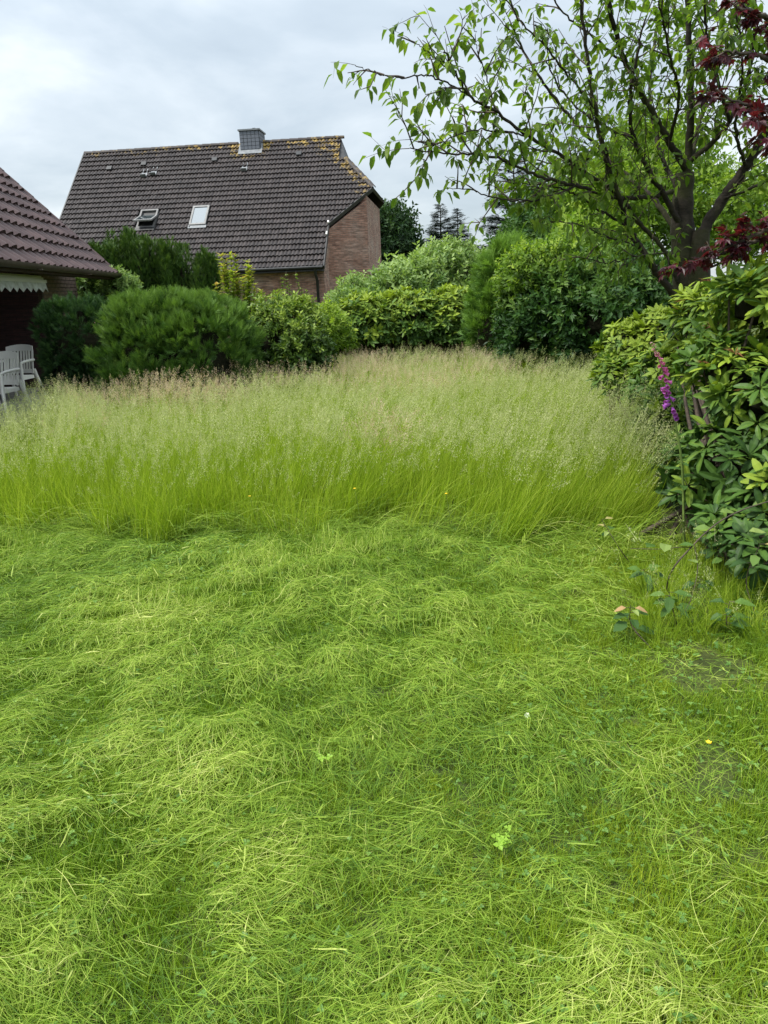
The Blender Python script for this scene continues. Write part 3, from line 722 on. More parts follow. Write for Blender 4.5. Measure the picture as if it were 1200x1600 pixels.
# ---- left: clipped conifer hedges, yews, shrubs in front of the house
shrub('conifer_hedge', 'dark green clipped conifer hedge beside the bungalow wall', [lp(138, 574, 11.1, 47, 90, .5)], 8000, SPRAY, .11, M['l_thuja_dark'], .6, .5, .2, 21, .88, .35, stems=3, rnd=.3, vbase=.44, clumps=520, cr=.06, pw=5.5)
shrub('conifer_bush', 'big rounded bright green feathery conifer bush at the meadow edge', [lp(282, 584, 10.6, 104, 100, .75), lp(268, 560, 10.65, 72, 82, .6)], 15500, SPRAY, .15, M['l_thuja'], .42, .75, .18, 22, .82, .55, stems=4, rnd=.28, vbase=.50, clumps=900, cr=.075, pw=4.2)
def yew(label, cx, Y, w, top, seed, nplume):
    rng = np.random.default_rng(seed); b = at(cx, 470, Y); base = np.array([b[0], b[1], 0.])
    t = thing('yew_tree', label, 'tree', tuple(base), 0, 'columnar yews behind the hedge'); tv, tf = SPRAYN; PV, PF, n, vv = [], [], 0, []
    hgt = at(cx, top, Y)[2]
    T = Tubes(); T.add([(0, 0, 0), (0, 0, hgt * .6)], [.09, .04]); T.build('trunk', M['bark'], t)
    core = bmesh.new()
    for i in range(nplume):
        a = rng.uniform(0, 2 * np.pi); rd = w * math.sqrt(rng.random()); px, py = math.cos(a) * rd, math.sin(a) * rd * .8
        h = hgt * (1 - .20 * (rd / w) ** 2) * rng.uniform(.93, 1.03); R = w * .25 * rng.uniform(.8, 1.2); k = 330
        z = rng.uniform(.25, 1.0, k) ** .8 * h; th = rng.uniform(0, 2 * np.pi, k); taper = np.clip((h - z) / .55, .08, 1) ** .6
        lean = np.array([math.cos(a), math.sin(a)]) * .12 * rd / w
        p = np.stack([px + lean[0] * z + np.cos(th) * R * taper, py + lean[1] * z + np.sin(th) * R * taper, z], -1)
        d = nrm(np.stack([np.cos(th) * .45, np.sin(th) * .45, np.ones(k)], -1) + rng.normal(size=(k, 3)) * .2)
        V, F = scatter(tv, tf, frames(d, np.stack([np.cos(th), np.sin(th), 0 * th], -1), .14 * rng.uniform(.7, 1.2, k)), p)
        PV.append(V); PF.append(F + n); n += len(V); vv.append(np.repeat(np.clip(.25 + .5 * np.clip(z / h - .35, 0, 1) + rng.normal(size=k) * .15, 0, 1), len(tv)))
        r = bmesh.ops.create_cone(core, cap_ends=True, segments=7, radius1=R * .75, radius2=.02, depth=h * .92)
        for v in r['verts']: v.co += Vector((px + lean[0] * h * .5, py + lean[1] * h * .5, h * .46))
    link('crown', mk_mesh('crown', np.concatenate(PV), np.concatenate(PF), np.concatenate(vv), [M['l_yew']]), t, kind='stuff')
    bm_obj('shade_core', core, M['dark_core'], t)
yew('dark columnar yew standing nearer the bungalow roof, left of the pair', 208, 17.6, .68, 362, 31, 44)
yew('dark columnar yew right of its twin, in front of the tiled roof', 286, 17.9, .66, 374, 32, 44)
shrub('variegated_bush', 'small pale bush glimpsed between the bungalow corner and the yews', [lp(148, 452, 18.5, 28, 40, .5), lp(188, 458, 16.6, 22, 26, .4)], 900, CL_M, .22, M['l_pale'], seed=24, core=.6, vbase=.45)
def shoots(name, label, pts, Y, seed, mat, lsz=.075, gap=.035):
    """upright leafy shoots: one stem each with leaves all the way up"""
    rng = np.random.default_rng(seed); b = at(np.mean([p[0] for p in pts]), 470, Y); base = np.array([b[0], b[1], 0.]); t = thing(name, label, 'shrub', tuple(base))
    tv, tf = leaf8(.42, .15, .15); P, D, U, S, vv = [], [], [], [], []; T = Tubes()
    for px, py in pts:
        e = at(px, py, Y + rng.normal() * .15) - base; a = np.array([rng.normal() * .1 + e[0] * .55, rng.normal() * .1, .05]); c = spline([a, a * .45 + e * .55 + rng.normal(size=3) * .03, e], 14)
        T.add(c, np.linspace(.016, .004, len(c)), 5); Ls = np.linalg.norm(np.diff(c, axis=0), axis=1).sum(); m = int(Ls / gap)
        for i in range(m):
            f = i / m; q = c[int(f * (len(c) - 1))]
            for _ in range(2):
                th = i * 2.4 + _ * np.pi + rng.normal() * .3; side = np.array([math.cos(th), math.sin(th), 0]); P.append(q + rng.normal(size=3) * .008); D.append(side * .9 + np.array([0, 0, .55 + rng.normal() * .2])); U.append(np.array([0, 0, 1.]) + side * -.4); S.append(lsz * rng.uniform(.7, 1.2) * (1.15 - .5 * f)); vv.append(np.clip(.15 + .62 * f ** 2.2 + rng.normal() * .1, 0, 1))
    V, F = scatter(tv, tf, frames(np.array(D), np.array(U), np.array(S)), np.array(P)); link('foliage', mk_mesh('foliage', V, F, np.repeat(vv, len(tv)), [mat]), t, kind='stuff'); T.build('stem', M['twig'], t)
shoots('golden_shrub', 'upright yellow-green shrub shoots with orange tips before the brick wall', [(344, 394), (353, 402), (360, 392), (368, 394), (386, 403), (392, 412), (350, 425), (378, 430), (398, 440), (338, 440), (366, 420), (408, 450), (347, 410), (390, 425), (356, 440), (372, 446), (384, 440)], 12.3, 41, M['l_photinia'], .15, .020)
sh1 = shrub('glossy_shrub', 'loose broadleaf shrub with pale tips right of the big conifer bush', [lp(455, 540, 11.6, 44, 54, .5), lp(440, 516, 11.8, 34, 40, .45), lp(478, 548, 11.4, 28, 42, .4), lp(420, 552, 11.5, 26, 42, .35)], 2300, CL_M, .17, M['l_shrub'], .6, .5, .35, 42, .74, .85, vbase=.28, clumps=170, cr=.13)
shoots('tall_shoot_shrub', 'thin pale green shoots rising above the glossy shrub', [(440, 430), (447, 424), (462, 424), (452, 440), (478, 450), (470, 446), (425, 452), (486, 458)], 11.9, 43, M['l_shrub'], .085, .022)
shrub('yellow_green_bush', 'small yellow-green bush between the glossy shrub and the rhododendron hedge', [lp(512, 525, 13.5, 20, 40, .35), lp(528, 530, 13.8, 18, 30, .3)], 800, CL_M, .15, M['l_back'], seed=44, vbase=.5)
# ---- far middle
def rosettes(lumps, n, rng, nl=9, jit=.05, inner=.28, down=-.35):
    P, Nn = shell(lumps, n, rng, inner, jit=jit, down=down); ax = nrm(Nn * .75 + np.array([0, 0, .7]) + rng.normal(size=P.shape) * .28)
    a = rng.uniform(0, 6.28, n)[:, None] + np.arange(nl)[None] * 2.399 + rng.normal(size=(n, nl)) * .15
    ref = nrm(np.cross(ax, np.array([.3, .9, .1]))); r2 = np.cross(ax, ref); el = np.linspace(.05, .75, nl)[None] + rng.normal(size=(n, nl)) * .15
    side = ref[:, None] * np.cos(a)[..., None] + r2[:, None] * np.sin(a)[..., None]
    young = (rng.random(n) < .5)[:, None]; el = el + np.where(young, .25, -.15)
    D = side * np.cos(el)[..., None] + ax[:, None] * np.sin(el)[..., None]; U = nrm(ax[:, None] * np.cos(el)[..., None] - side * np.sin(el)[..., None])
    return P, Nn, ax, D, U
def rhodo(name, label, lumps, n, size, seed, mat, nl=9, core=.72, stems=6, solo=0, group='rhododendrons round the lawn', vbase=.2, newg=.55, w=.34, down=-.35):
    rng = np.random.default_rng(seed); L = np.array(lumps); base = np.array([np.average(L[:, 0], weights=L[:, 3]), np.average(L[:, 1], weights=L[:, 3]), 0]); t = thing(name, label, 'shrub', tuple(base), 0, group)
    P, Nn, ax, D, U = rosettes(lumps, n, rng, nl, down=down); tv, tf = leaf_oval(w, .14, .2) if solo else leaf8(w * 1.1, .14, .18)
    S = size * rng.uniform(.75, 1.2, (n, 1)) * rng.uniform(.65, 1.2, D.shape[:2]); Q = np.repeat(P[:, None], nl, 1) + D * .012
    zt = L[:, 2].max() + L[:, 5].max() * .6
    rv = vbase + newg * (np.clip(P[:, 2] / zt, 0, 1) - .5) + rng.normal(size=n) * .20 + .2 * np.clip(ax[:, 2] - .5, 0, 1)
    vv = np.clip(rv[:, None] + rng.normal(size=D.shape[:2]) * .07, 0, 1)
    D, U, S, Q, vv = D.reshape(-1, 3), U.reshape(-1, 3), S.ravel(), Q.reshape(-1, 3), vv.ravel(); M3 = frames(D, U, S); keep = np.ones(len(Q), bool)
    if solo: keep[pick_solo(Q, np.repeat(Nn, nl, 0), solo)] = False; solo_leaves(t, tv, tf, M3[~keep], (Q - base)[~keep], vv[~keep], mat)
    V, F = scatter(tv, tf, M3[keep], (Q - base)[keep]); link('foliage', mk_mesh('foliage', V, F, np.clip(np.repeat(vv[keep], len(tv)) + np.tile(MIDRIB if solo else np.zeros(8), int(keep.sum())), 0, 1), [mat]), t, kind='stuff')
    if core: blob(lumps, core, 'shade_core', M['dark_core'], t, Vector(base), seed)
    T = Tubes()
    for i in rng.choice(n, min(n, stems * 8), False):
        a = np.array([rng.normal() * .2, rng.normal() * .2, 0.]); e = P[i] - base; T.add(spline([a, a * .4 + e * .6 + np.array([0, 0, -.12]), e], 6), np.linspace(.022, .005, 13), 5)
    T.build('stem', M['twig'], t)
    if solo:      # spent, browned flower heads left among the new leaves
        dv, df = diamond(.14, .3, .2); hd = join([(xform(dv, nrm(np.array([math.cos(a), math.sin(a), q])), (0, 0, 1), sz_, (0, 0, 0)), df) for a, q, sz_ in ((i * 2.4, .2 + .16 * (i % 5), .7 + .3 * ((i * 7) % 4) / 3) for i in range(11))])
        me = mk_mesh('spent_flower', *hd, None, [M['spent']]); f = -(Nn * nrm(P - _o)).sum(1)
        for i in rng.permutation(np.where(f > .1)[0])[:34]:
            m = frames(np.array([[1., .1, 0]]), ax[i:i + 1], .062 * rng.uniform(.7, 1.2))[0]; q = P[i] + ax[i] * .035 - base; o = link('spent_flower', me, t); o.matrix_local = Matrix(((*m[0], q[0]), (*m[1], q[1]), (*m[2], q[2]), (0, 0, 0, 1)))
    return t
M['spent'] = plain('browned_flower', (.20, .075, .030), (.34, .16, .07), 60, .8)
MIDRIB = np.array([.16, .16, .15, .12, .06, .0] + [-.04] * 8)
def pick_solo(Q, Nn, k):
    d = Q - _o; z = d @ _fw; px = 600 + F_PX * (d @ _r) / z; py = 800 - F_PX * (d @ _u) / z; dist = np.linalg.norm(d, axis=1)
    f = -(Nn * d).sum(1) / dist; score = dist + np.where(f > .15, 0, 50) + np.where((px > 5) & (px < 1195) & (py > 5) & (py < 1595), 0, 500)
    return np.argsort(score)[:k]
def solo_leaves(parent, tv, tf, M3, T, vv, mat, name='leaf'):
    ms = [mk_mesh(name, tv, tf, np.clip(np.full(len(tv), (k + .5) / 10) + (MIDRIB if len(tv) == 14 else 0), 0, 1), [mat]) for k in range(10)]
    for m, p, v in zip(M3, T, vv):
        o = link(name, ms[min(9, int(v * 10))], parent)
        o.matrix_local = Matrix(((*m[0], p[0]), (*m[1], p[1]), (*m[2], p[2]), (0, 0, 0, 1)))
rhodo('rhododendron', 'low wide rhododendron hedge closing off the far end of the meadow', [lp(570, 515, 15.0, 52, 48, .6), lp(640, 512, 15.3, 60, 52, .7), lp(705, 510, 15.2, 48, 54, .6), lp(600, 490, 15.4, 50, 24, .5), lp(540, 530, 14.7, 25, 30, .4)], 1500, .15, 51, M['l_rhodo'], 8, .78, vbase=.42, newg=.9)
shrub('pale_shrub', 'tall pale green shrub behind the far rhododendron hedge', [lp(642, 468, 19, 46, 38, 1.0), lp(702, 450, 20, 52, 46, 1.1), lp(620, 480, 18, 32, 30, .8), lp(735, 460, 19.5, 34, 42, .8), lp(692, 425, 20, 28, 20, .6)], 3400, CL_M, .30, M['l_pale'], .5, .6, .35, 52, .74, .6, vbase=.45, clumps=170, cr=.34)
shrub('thin_pale_shrub', 'thin light green shrub at the foot of the brick gable', [lp(555, 465, 21, 24, 26, .5), lp(545, 480, 20, 26, 18, .5)], 420, CL_M, .26, M['l_pale'], seed=53, core=0, vbase=.5)
def spruce(name, label, px, top, bot, Y, wpx, seed, mat, dens=1.0, grp='dark spruces in the background'):
    rng = np.random.default_rng(seed); b = at(px, 460, Y); base = np.array([b[0], b[1], 0]); h = at(px, top, Y)[2]; zb = max(.3, at(px, bot, Y)[2]); R = wpx * Y / F_PX
    t = thing(name, label, 'tree', tuple(base), 0, grp); T = Tubes(); T.add([(0, 0, 0), (0, 0, h * .97)], [h * .022, .02], 6); T.build('trunk', M['twig'], t)
    tv, tf = SPRAYW; P, D, S = [], [], []; z = zb; T = Tubes()
    while z < h * .985:
        f = (z - zb) / (h - zb); r = R * (1 - f) ** .85 * rng.uniform(.8, 1.15) + .08
        for k in range(int(5 + 3 * (1 - f))):
            a = rng.uniform(0, 6.28); e = np.array([math.cos(a), math.sin(a), .10 + .5 * f - .25]); Lb = r * rng.uniform(.75, 1.15)
            T.add([(0, 0, z), np.array([0, 0, z]) + e * Lb * .6, np.array([0, 0, z + .06 * Lb]) + e * Lb], [.02, .014, .006], 4)
            m = int(max(4, Lb / .16 * 2.6) * dens)
            for q in rng.random(m) ** .7:
                P.append(np.array([0, 0, z]) + e * Lb * q + rng.normal(size=3) * .05); D.append(e * .8 + np.array([-e[1], e[0], 0]) * rng.choice([-1, 1]) * .7 + np.array([0, 0, -.12])); S.append(rng.uniform(.26, .44) * (.65 + .35 * (1 - f)))
        z += (h - zb) / 21 * rng.uniform(.7, 1.3)
    V, F = scatter(tv, tf, frames(np.array(D), np.array([[0, 0, 1.]] * len(D)), np.array(S)), np.array(P)); link('crown', mk_mesh('crown', V, F, np.repeat(np.clip(.4 + rng.normal(size=len(P)) * .25, 0, 1), len(tv)), [mat]), t, kind='stuff'); T.build('branches', M['twig'], t, kind='stuff')
spruce('spruce_tree', 'slim spruce with the taller tip of the far pair', 690, 316, 420, 46, 34, 61, M['l_spruce'], 2.2)
spruce('spruce_tree', 'slim spruce with the lower tip, right of the far pair', 716, 326, 420, 47, 30, 62, M['l_spruce'], 2.2)
spruce('spruce_tree', 'broad dark conifer showing behind the left side of the cherry crown', 800, 250, 470, 25, 78, 63, M['l_spruce'], 3.2)
def broad_tree(name, label, px, Y, lumps, n, size, mat, seed, tmpl=CL_M, group=None, core=0, vbase=.4):
    rng = np.random.default_rng(seed); b = at(px, 460, Y); base = np.array([b[0], b[1], 0]); t = thing(name, label, 'tree', tuple(base), 0, group)
    P, Nn = shell(lumps, n, rng, .75, jit=.10, down=-.8); d = nrm(Nn * .5 + np.array([0, 0, .15]) + rng.normal(size=P.shape) * .6); tv, tf = tmpl
    V, F = scatter(tv, tf, frames(d, nrm(np.array([0, 0, 1.]) + rng.normal(size=P.shape) * .5), size * rng.uniform(.6, 1.3, n)), P - base)
    link('crown', mk_mesh('crown', V, F, np.repeat(np.clip(vbase + .2 * Nn[:, 2] + rng.normal(size=n) * .2, 0, 1), len(tv)), [mat]), t, kind='stuff')
    L = np.array(lumps); T = Tubes(); top = L[:, :3].mean(0) - base; hT = top[2]; T.add([(0, 0, 0), (0, 0, hT * .5), top], [hT * .035, hT * .028, hT * .012], 8); T.build('trunk', M['bark'], t); T = Tubes()
    for l in L:
        for _ in range(3):
            e = l[:3] - base + l[3:] * rnd_dir(1, rng)[0] * .7; T.add(spline([(0, 0, hT * rng.uniform(.3, .55)), (e * .5 + np.array([0, 0, hT * .2])), e], 5), np.linspace(hT * .014, hT * .003, 11), 5)
    T.build('branches', M['bark'], t, kind='stuff')
    if core: blob(lumps, core, 'shade_core', M['dark_core'], t, Vector(base), seed)
broad_tree('oak_tree', 'dark green broadleaf tree standing beyond the brick gable', 598, 48, [lp(585, 385, 48, 40, 50, 1.8), lp(612, 360, 49, 32, 34, 1.5), lp(630, 395, 48, 24, 34, 1.2), lp(590, 355, 48, 26, 26, 1.2), lp(608, 425, 48, 36, 36, 1.5)], 2600, .62, M['l_oak'], 64)
broad_tree('background_tree', 'bright yellow-green tree filling the gaps behind the cherry trunk', 1010, 17, [lp(960, 330, 17, 75, 60, 1.2), lp(1040, 300, 18, 80, 70, 1.3), lp(1120, 350, 17, 70, 70, 1.2), lp(930, 400, 16, 70, 50, 1.0), lp(1180, 340, 17.5, 55, 70, 1.2), lp(1010, 240, 18.5, 60, 45, 1.0)], 4600, .30, M['l_back'], 65, vbase=.45)
broad_tree('background_tree', 'darker broadleaf tree behind the right end of the large shrub', 900, 20, [lp(880, 350, 20, 70, 70, 1.3), lp(830, 390, 19, 50, 50, 1.0), lp(950, 300, 21, 60, 50, 1.2)], 2600, .34, M['l_dark'], 66, vbase=.5)
# ---- right: shrubs along the meadow
shrub('feathery_conifer', 'bright green feathery conifer at the left end of the big shrub border', [lp(785, 480, 13.6, 38, 82, .5), lp(765, 525, 13.4, 26, 50, .4), lp(800, 440, 13.7, 30, 46, .4)], 2600, SPRAYW, .22, M['l_bright'], .6, .45, .3, 71, .74, .4, rnd=.3, vbase=.72, clumps=150, cr=.12)
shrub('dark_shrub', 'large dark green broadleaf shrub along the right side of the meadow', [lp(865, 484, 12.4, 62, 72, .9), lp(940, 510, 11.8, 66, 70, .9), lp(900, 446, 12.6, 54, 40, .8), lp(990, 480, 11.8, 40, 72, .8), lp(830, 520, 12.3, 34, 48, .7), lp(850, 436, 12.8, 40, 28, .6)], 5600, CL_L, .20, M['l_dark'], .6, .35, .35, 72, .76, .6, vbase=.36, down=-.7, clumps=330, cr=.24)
shrub('golden_topped_shrub', 'yellow-green fine-leaved shrub top arching over the dark shrub', [lp(830, 440, 12.2, 45, 42, .5), lp(880, 420, 12.1, 40, 36, .5)], 1300, CL_S, .20, M['l_back'], .5, .4, .4, 73, 0, .4, vbase=.32, stems=4)
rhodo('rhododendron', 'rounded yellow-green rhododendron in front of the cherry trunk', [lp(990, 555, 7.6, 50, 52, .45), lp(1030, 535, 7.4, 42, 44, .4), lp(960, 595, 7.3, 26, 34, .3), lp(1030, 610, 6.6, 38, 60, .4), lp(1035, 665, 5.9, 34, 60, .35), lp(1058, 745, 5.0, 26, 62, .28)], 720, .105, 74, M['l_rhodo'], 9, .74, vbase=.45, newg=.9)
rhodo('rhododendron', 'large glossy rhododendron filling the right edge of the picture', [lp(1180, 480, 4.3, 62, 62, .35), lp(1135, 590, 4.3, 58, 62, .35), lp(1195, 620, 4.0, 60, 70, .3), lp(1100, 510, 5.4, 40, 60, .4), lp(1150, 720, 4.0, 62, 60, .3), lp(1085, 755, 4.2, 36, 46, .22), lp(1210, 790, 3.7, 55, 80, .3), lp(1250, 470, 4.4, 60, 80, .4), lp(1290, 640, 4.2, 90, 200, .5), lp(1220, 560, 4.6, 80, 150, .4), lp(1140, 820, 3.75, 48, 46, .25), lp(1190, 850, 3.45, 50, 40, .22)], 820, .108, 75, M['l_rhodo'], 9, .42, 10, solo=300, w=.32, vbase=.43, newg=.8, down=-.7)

# ------------------------------------------------------------------ cherry tree
def grow(t, limbs, mat, rng, tw_gap, tw_len, leaf_gap, leafsz, tmpl, lmat, solo, start=.25, droop=.45, sub=2, upb=.35, name_branch='branch', wild=.7, thin=0):
    """limbs: list of (points, r0, r1); returns leaf set on twigs grown along them"""
    base = np.array(t.location); P, D, U, S, G = [], [], [], [], []; TW = Tubes()
    def leaves_on(c):
        Ls = np.linalg.norm(np.diff(c, axis=0), axis=1); tot = Ls.sum(); m = max(2, int(tot / leaf_gap)); cum = np.concatenate([[0], np.cumsum(Ls)])
        for i in range(m):
            x = tot * (.12 + .88 * (i + rng.random() * .6) / m); k = min(len(c) - 2, np.searchsorted(cum, x) - 1); k = max(k, 0); f = (x - cum[k]) / max(Ls[k], 1e-6)
            q = c[k] + (c[k + 1] - c[k]) * min(f, 1); td = nrm(c[k + 1] - c[k]); a = i * 2.6 + rng.normal() * .4; s1 = nrm(np.cross(td, np.array([.1, .2, 1.]))); s2 = np.cross(td, s1); side = s1 * math.cos(a) + s2 * math.sin(a) * .5
            d = td * .45 + side * .75 + np.array([0, 0, -droop]) + rng.normal(size=3) * .2
            P.append(q + side * .012); D.append(d); U.append(np.array([0, 0, 1.]) + rng.normal(size=3) * .35); S.append(leafsz * rng.uniform(.65, 1.2)); G.append(side)
    def twig(p, d, Lt, r, lvl):
        n = 6; pts = [p]; dd = nrm(d)
        for i in range(n):
            dd = nrm(dd + rng.normal(size=3) * .09 + np.array([0, 0, .05 if lvl == 0 else -.03])); pts.append(pts[-1] + dd * Lt / n)
        c = np.array(pts); TW.add(c - base, np.linspace(r, r * .35, n + 1), 4); leaves_on(c[1:])
        if lvl < sub:
            for k in range(rng.integers(1, 4)):
                i = rng.integers(1, n); twig(c[i], nrm(c[i] - c[i - 1]) * .8 + rng.normal(size=3) * .55, Lt * rng.uniform(.35, .65), r * .6, lvl + 1)
    for pts, r0, r1 in limbs:
        c = spline(pts, 9); T = Tubes(); jit = np.zeros_like(c); jit[1:] = rng.normal(size=(len(c) - 1, 3)) * .004; T.add(c + jit - base, np.linspace(r0, r1, len(c)) * (1 + .05 * np.sin(np.arange(len(c)) * 1.7)), 9); T.build(name_branch, mat, t)
        Ls = np.linalg.norm(np.diff(c, axis=0), axis=1); tot = Ls.sum(); cum = np.concatenate([[0], np.cumsum(Ls)]); x = tot * start; tl_ = tw_len * (.5 if r0 < thin else 1)
        while x < tot:
            k = min(len(c) - 2, max(0, np.searchsorted(cum, x) - 1)); td = nrm(c[k + 1] - c[k]); d = td * rng.uniform(.3, .9) + rnd_dir(1, rng)[0] * wild + np.array([0, 0, upb * rng.random()]); f = x / tot
            twig(c[k], d, tl_ * rng.uniform(.45, 1.2) * (1 - .3 * f), .006, sub - 1 if r0 < thin else 0); x += tw_gap * rng.uniform(.5, 1.5)
        twig(c[-1], c[-1] - c[-2], tl_ * .6, r1 * .8, sub - 1)
    TW.build('twigs', M['twig'], t, kind='stuff')
    tv, tf = tmpl; P, D, U, S, G = map(np.array, (P, D, U, S, G)); M3 = frames(D, nrm(U), S); vv = np.clip(.45 + rng.normal(size=len(P)) * .25, 0, 1)
    keep = np.ones(len(P), bool); keep[pick_solo(P, -nrm(P - _o), solo)] = False
    solo_leaves(t, tv, tf, M3[~keep], (P - base)[~keep], vv[~keep], lmat)
    V, F = scatter(tv, tf, M3[keep], (P - base)[keep]); link('crown', mk_mesh('crown', V, F, np.repeat(vv[keep], len(tv)), [lmat]), t, kind='stuff')
    return len(P)
rngc = np.random.default_rng(81)
tb = at(1078, 470, 6.6); tb[2] = 0
cherry = thing('cherry_tree', 'spreading cherry tree with several dark limbs rising over the right shrubs', 'tree', tuple(tb))
def px_line(pts): return [at(*p) for p in pts]
T = Tubes(); c = spline([tb, at(1074, 480, 6.6), at(1068, 400, 6.6), at(1066, 330, 6.6), at(1070, 270, 6.6)], 8); T.add(c - tb, np.linspace(.135, .075, len(c)) * (1 + .06 * np.sin(np.arange(len(c)) * 1.3)), 12); T.build('trunk', M['bark'], cherry)
T = Tubes(); c = spline([tb + np.array([.1, -.05, 0]), at(1090, 470, 6.5), at(1092, 400, 6.5), at(1096, 360, 6.5)], 8); T.add(c - tb, np.linspace(.12, .068, len(c)), 12); T.build('trunk', M['bark'], cherry)
limbs = [
    (px_line([(1070, 290, 6.6), (1076, 240, 6.6), (1080, 150, 6.5), (1077, 60, 6.4), (1072, -60, 6.3)]), .075, .035),
    (px_line([(1094, 370, 6.5), (1130, 310, 6.5), (1165, 262, 6.45), (1198, 200, 6.4), (1235, 110, 6.3), (1260, 10, 6.2)]), .10, .045),
    (px_line([(1072, 265, 6.6), (1046, 222, 6.5), (1012, 165, 6.4), (978, 100, 6.3), (955, 20, 6.1), (945, -50, 6.0)]), .06, .026),
    (px_line([(1066, 478, 6.5), (1030, 430, 6.4), (1000, 385, 6.3), (982, 355, 6.2), (968, 310, 6.1), (948, 250, 6.0), (930, 170, 5.9), (915, 70, 5.8), (905, -30, 5.7)]), .065, .018),
    (px_line([(1058, 440, 6.55), (1040, 395, 6.5), (1000, 350, 6.4), (970, 310, 6.2), (930, 280, 6.0), (880, 245, 5.7), (825, 212, 5.4), (775, 175, 5.2), (735, 150, 5.0), (715, 122, 4.9), (695, 80, 4.8)]), .040, .009),
    (px_line([(735, 150, 5.0), (690, 125, 4.85), (655, 118, 4.75), (620, 122, 4.6), (585, 112, 4.5), (556, 102, 4.45)]), .011, .004),
    (px_line([(715, 122, 4.9), (690, 100, 4.8), (660, 75, 4.7), (635, 58, 4.65)]), .009, .003),
    (px_line([(1050, 300, 6.55), (1010, 308, 6.3), (960, 308, 6.1), (900, 290, 5.8), (840, 275, 5.5), (770, 245, 5.2), (700, 240, 5.0), (640, 232, 4.9)]), .04, .006),
    (px_line([(900, 290, 5.8), (850, 310, 5.5), (790, 312, 5.3), (735, 297, 5.1), (705, 294, 5.0)]), .016, .004),
    (px_line([(1068, 260, 6.6), (1110, 225, 6.5), (1140, 190, 6.4), (1170, 120, 6.3), (1180, 20, 6.2)]), .05, .02),
    (px_line([(1060, 345, 6.5), (1035, 300, 6.4), (1015, 270, 6.3), (990, 215, 6.2), (985, 150, 6.0), (1000, 60, 5.9)]), .05, .018),
    (px_line([(1056, 360, 6.7), (1020, 310, 6.9), (985, 280, 7.1), (940, 235, 7.2), (880, 170, 7.2), (830, 100, 7.1), (800, 40, 7.0)]), .05, .015),
    (px_line([(1080, 250, 6.6), (1096, 180, 6.8), (1120, 110, 6.9), (1130, 30, 7.0), (1140, -60, 7.0)]), .045, .02),
    (px_line([(982, 355, 6.2), (940, 330, 6.0), (900, 305, 5.9), (860, 290, 5.7), (800, 285, 5.5)]), .022, .006),
    (px_line([(930, 170, 5.9), (890, 120, 5.7), (850, 70, 5.5), (810, 30, 5.4), (790, -20, 5.3)]), .018, .006),
    (px_line([(825, 212, 5.4), (780, 205, 5.2), (730, 205, 5.0), (680, 225, 4.9), (640, 218, 4.85)]), .012, .004),
    (px_line([(775, 175, 5.2), (760, 120, 5.1), (745, 75, 5.0), (742, 35, 5.0)]), .010, .004),
    (px_line([(1000, 385, 6.3), (950, 370, 6.0), (900, 350, 5.8), (850, 345, 5.6)]), .014, .004),
]
limbs += [
    (px_line([(1060, 300, 6.6), (1030, 230, 6.9), (1015, 130, 7.1), (1030, 20, 7.2), (1035, -60, 7.2)]), .04, .016),
    (px_line([(1046, 222, 6.5), (1060, 150, 6.1), (1045, 80, 5.8), (1030, 0, 5.6)]), .03, .010),
    (px_line([(1140, 190, 6.4), (1120, 120, 6.0), (1105, 50, 5.7), (1100, -30, 5.6)]), .03, .010),
    (px_line([(1165, 262, 6.45), (1150, 200, 6.1), (1160, 110, 5.9), (1150, 20, 5.7)]), .03, .010),
    (px_line([(978, 100, 6.3), (930, 60, 6.2), (880, 20, 6.1), (850, -30, 6.0)]), .02, .008),
    (px_line([(990, 215, 6.2), (930, 190, 6.5), (870, 130, 6.6), (850, 60, 6.5)]), .025, .008),
    (px_line([(1130, 310, 6.5), (1160, 300, 6.2), (1200, 280, 5.9), (1240, 230, 5.7)]), .025, .008),
    (px_line([(1040, 395, 6.5), (1000, 400, 6.2), (950, 410, 6.0), (900, 400, 5.8)]), .016, .005),
    (px_line([(940, 235, 7.2), (890, 260, 7.3), (830, 250, 7.2), (770, 270, 7.0)]), .02, .006)]
limbs = [(p, a * .50, b * .52) for p, a, b in limbs]
NCH = grow(cherry, limbs, M['bark'], rngc, .105, .50, .050, .080, leaf8(.46, .16, .22), M['l_cherry'], 300, start=.18, droop=.55, sub=2, thin=.013)
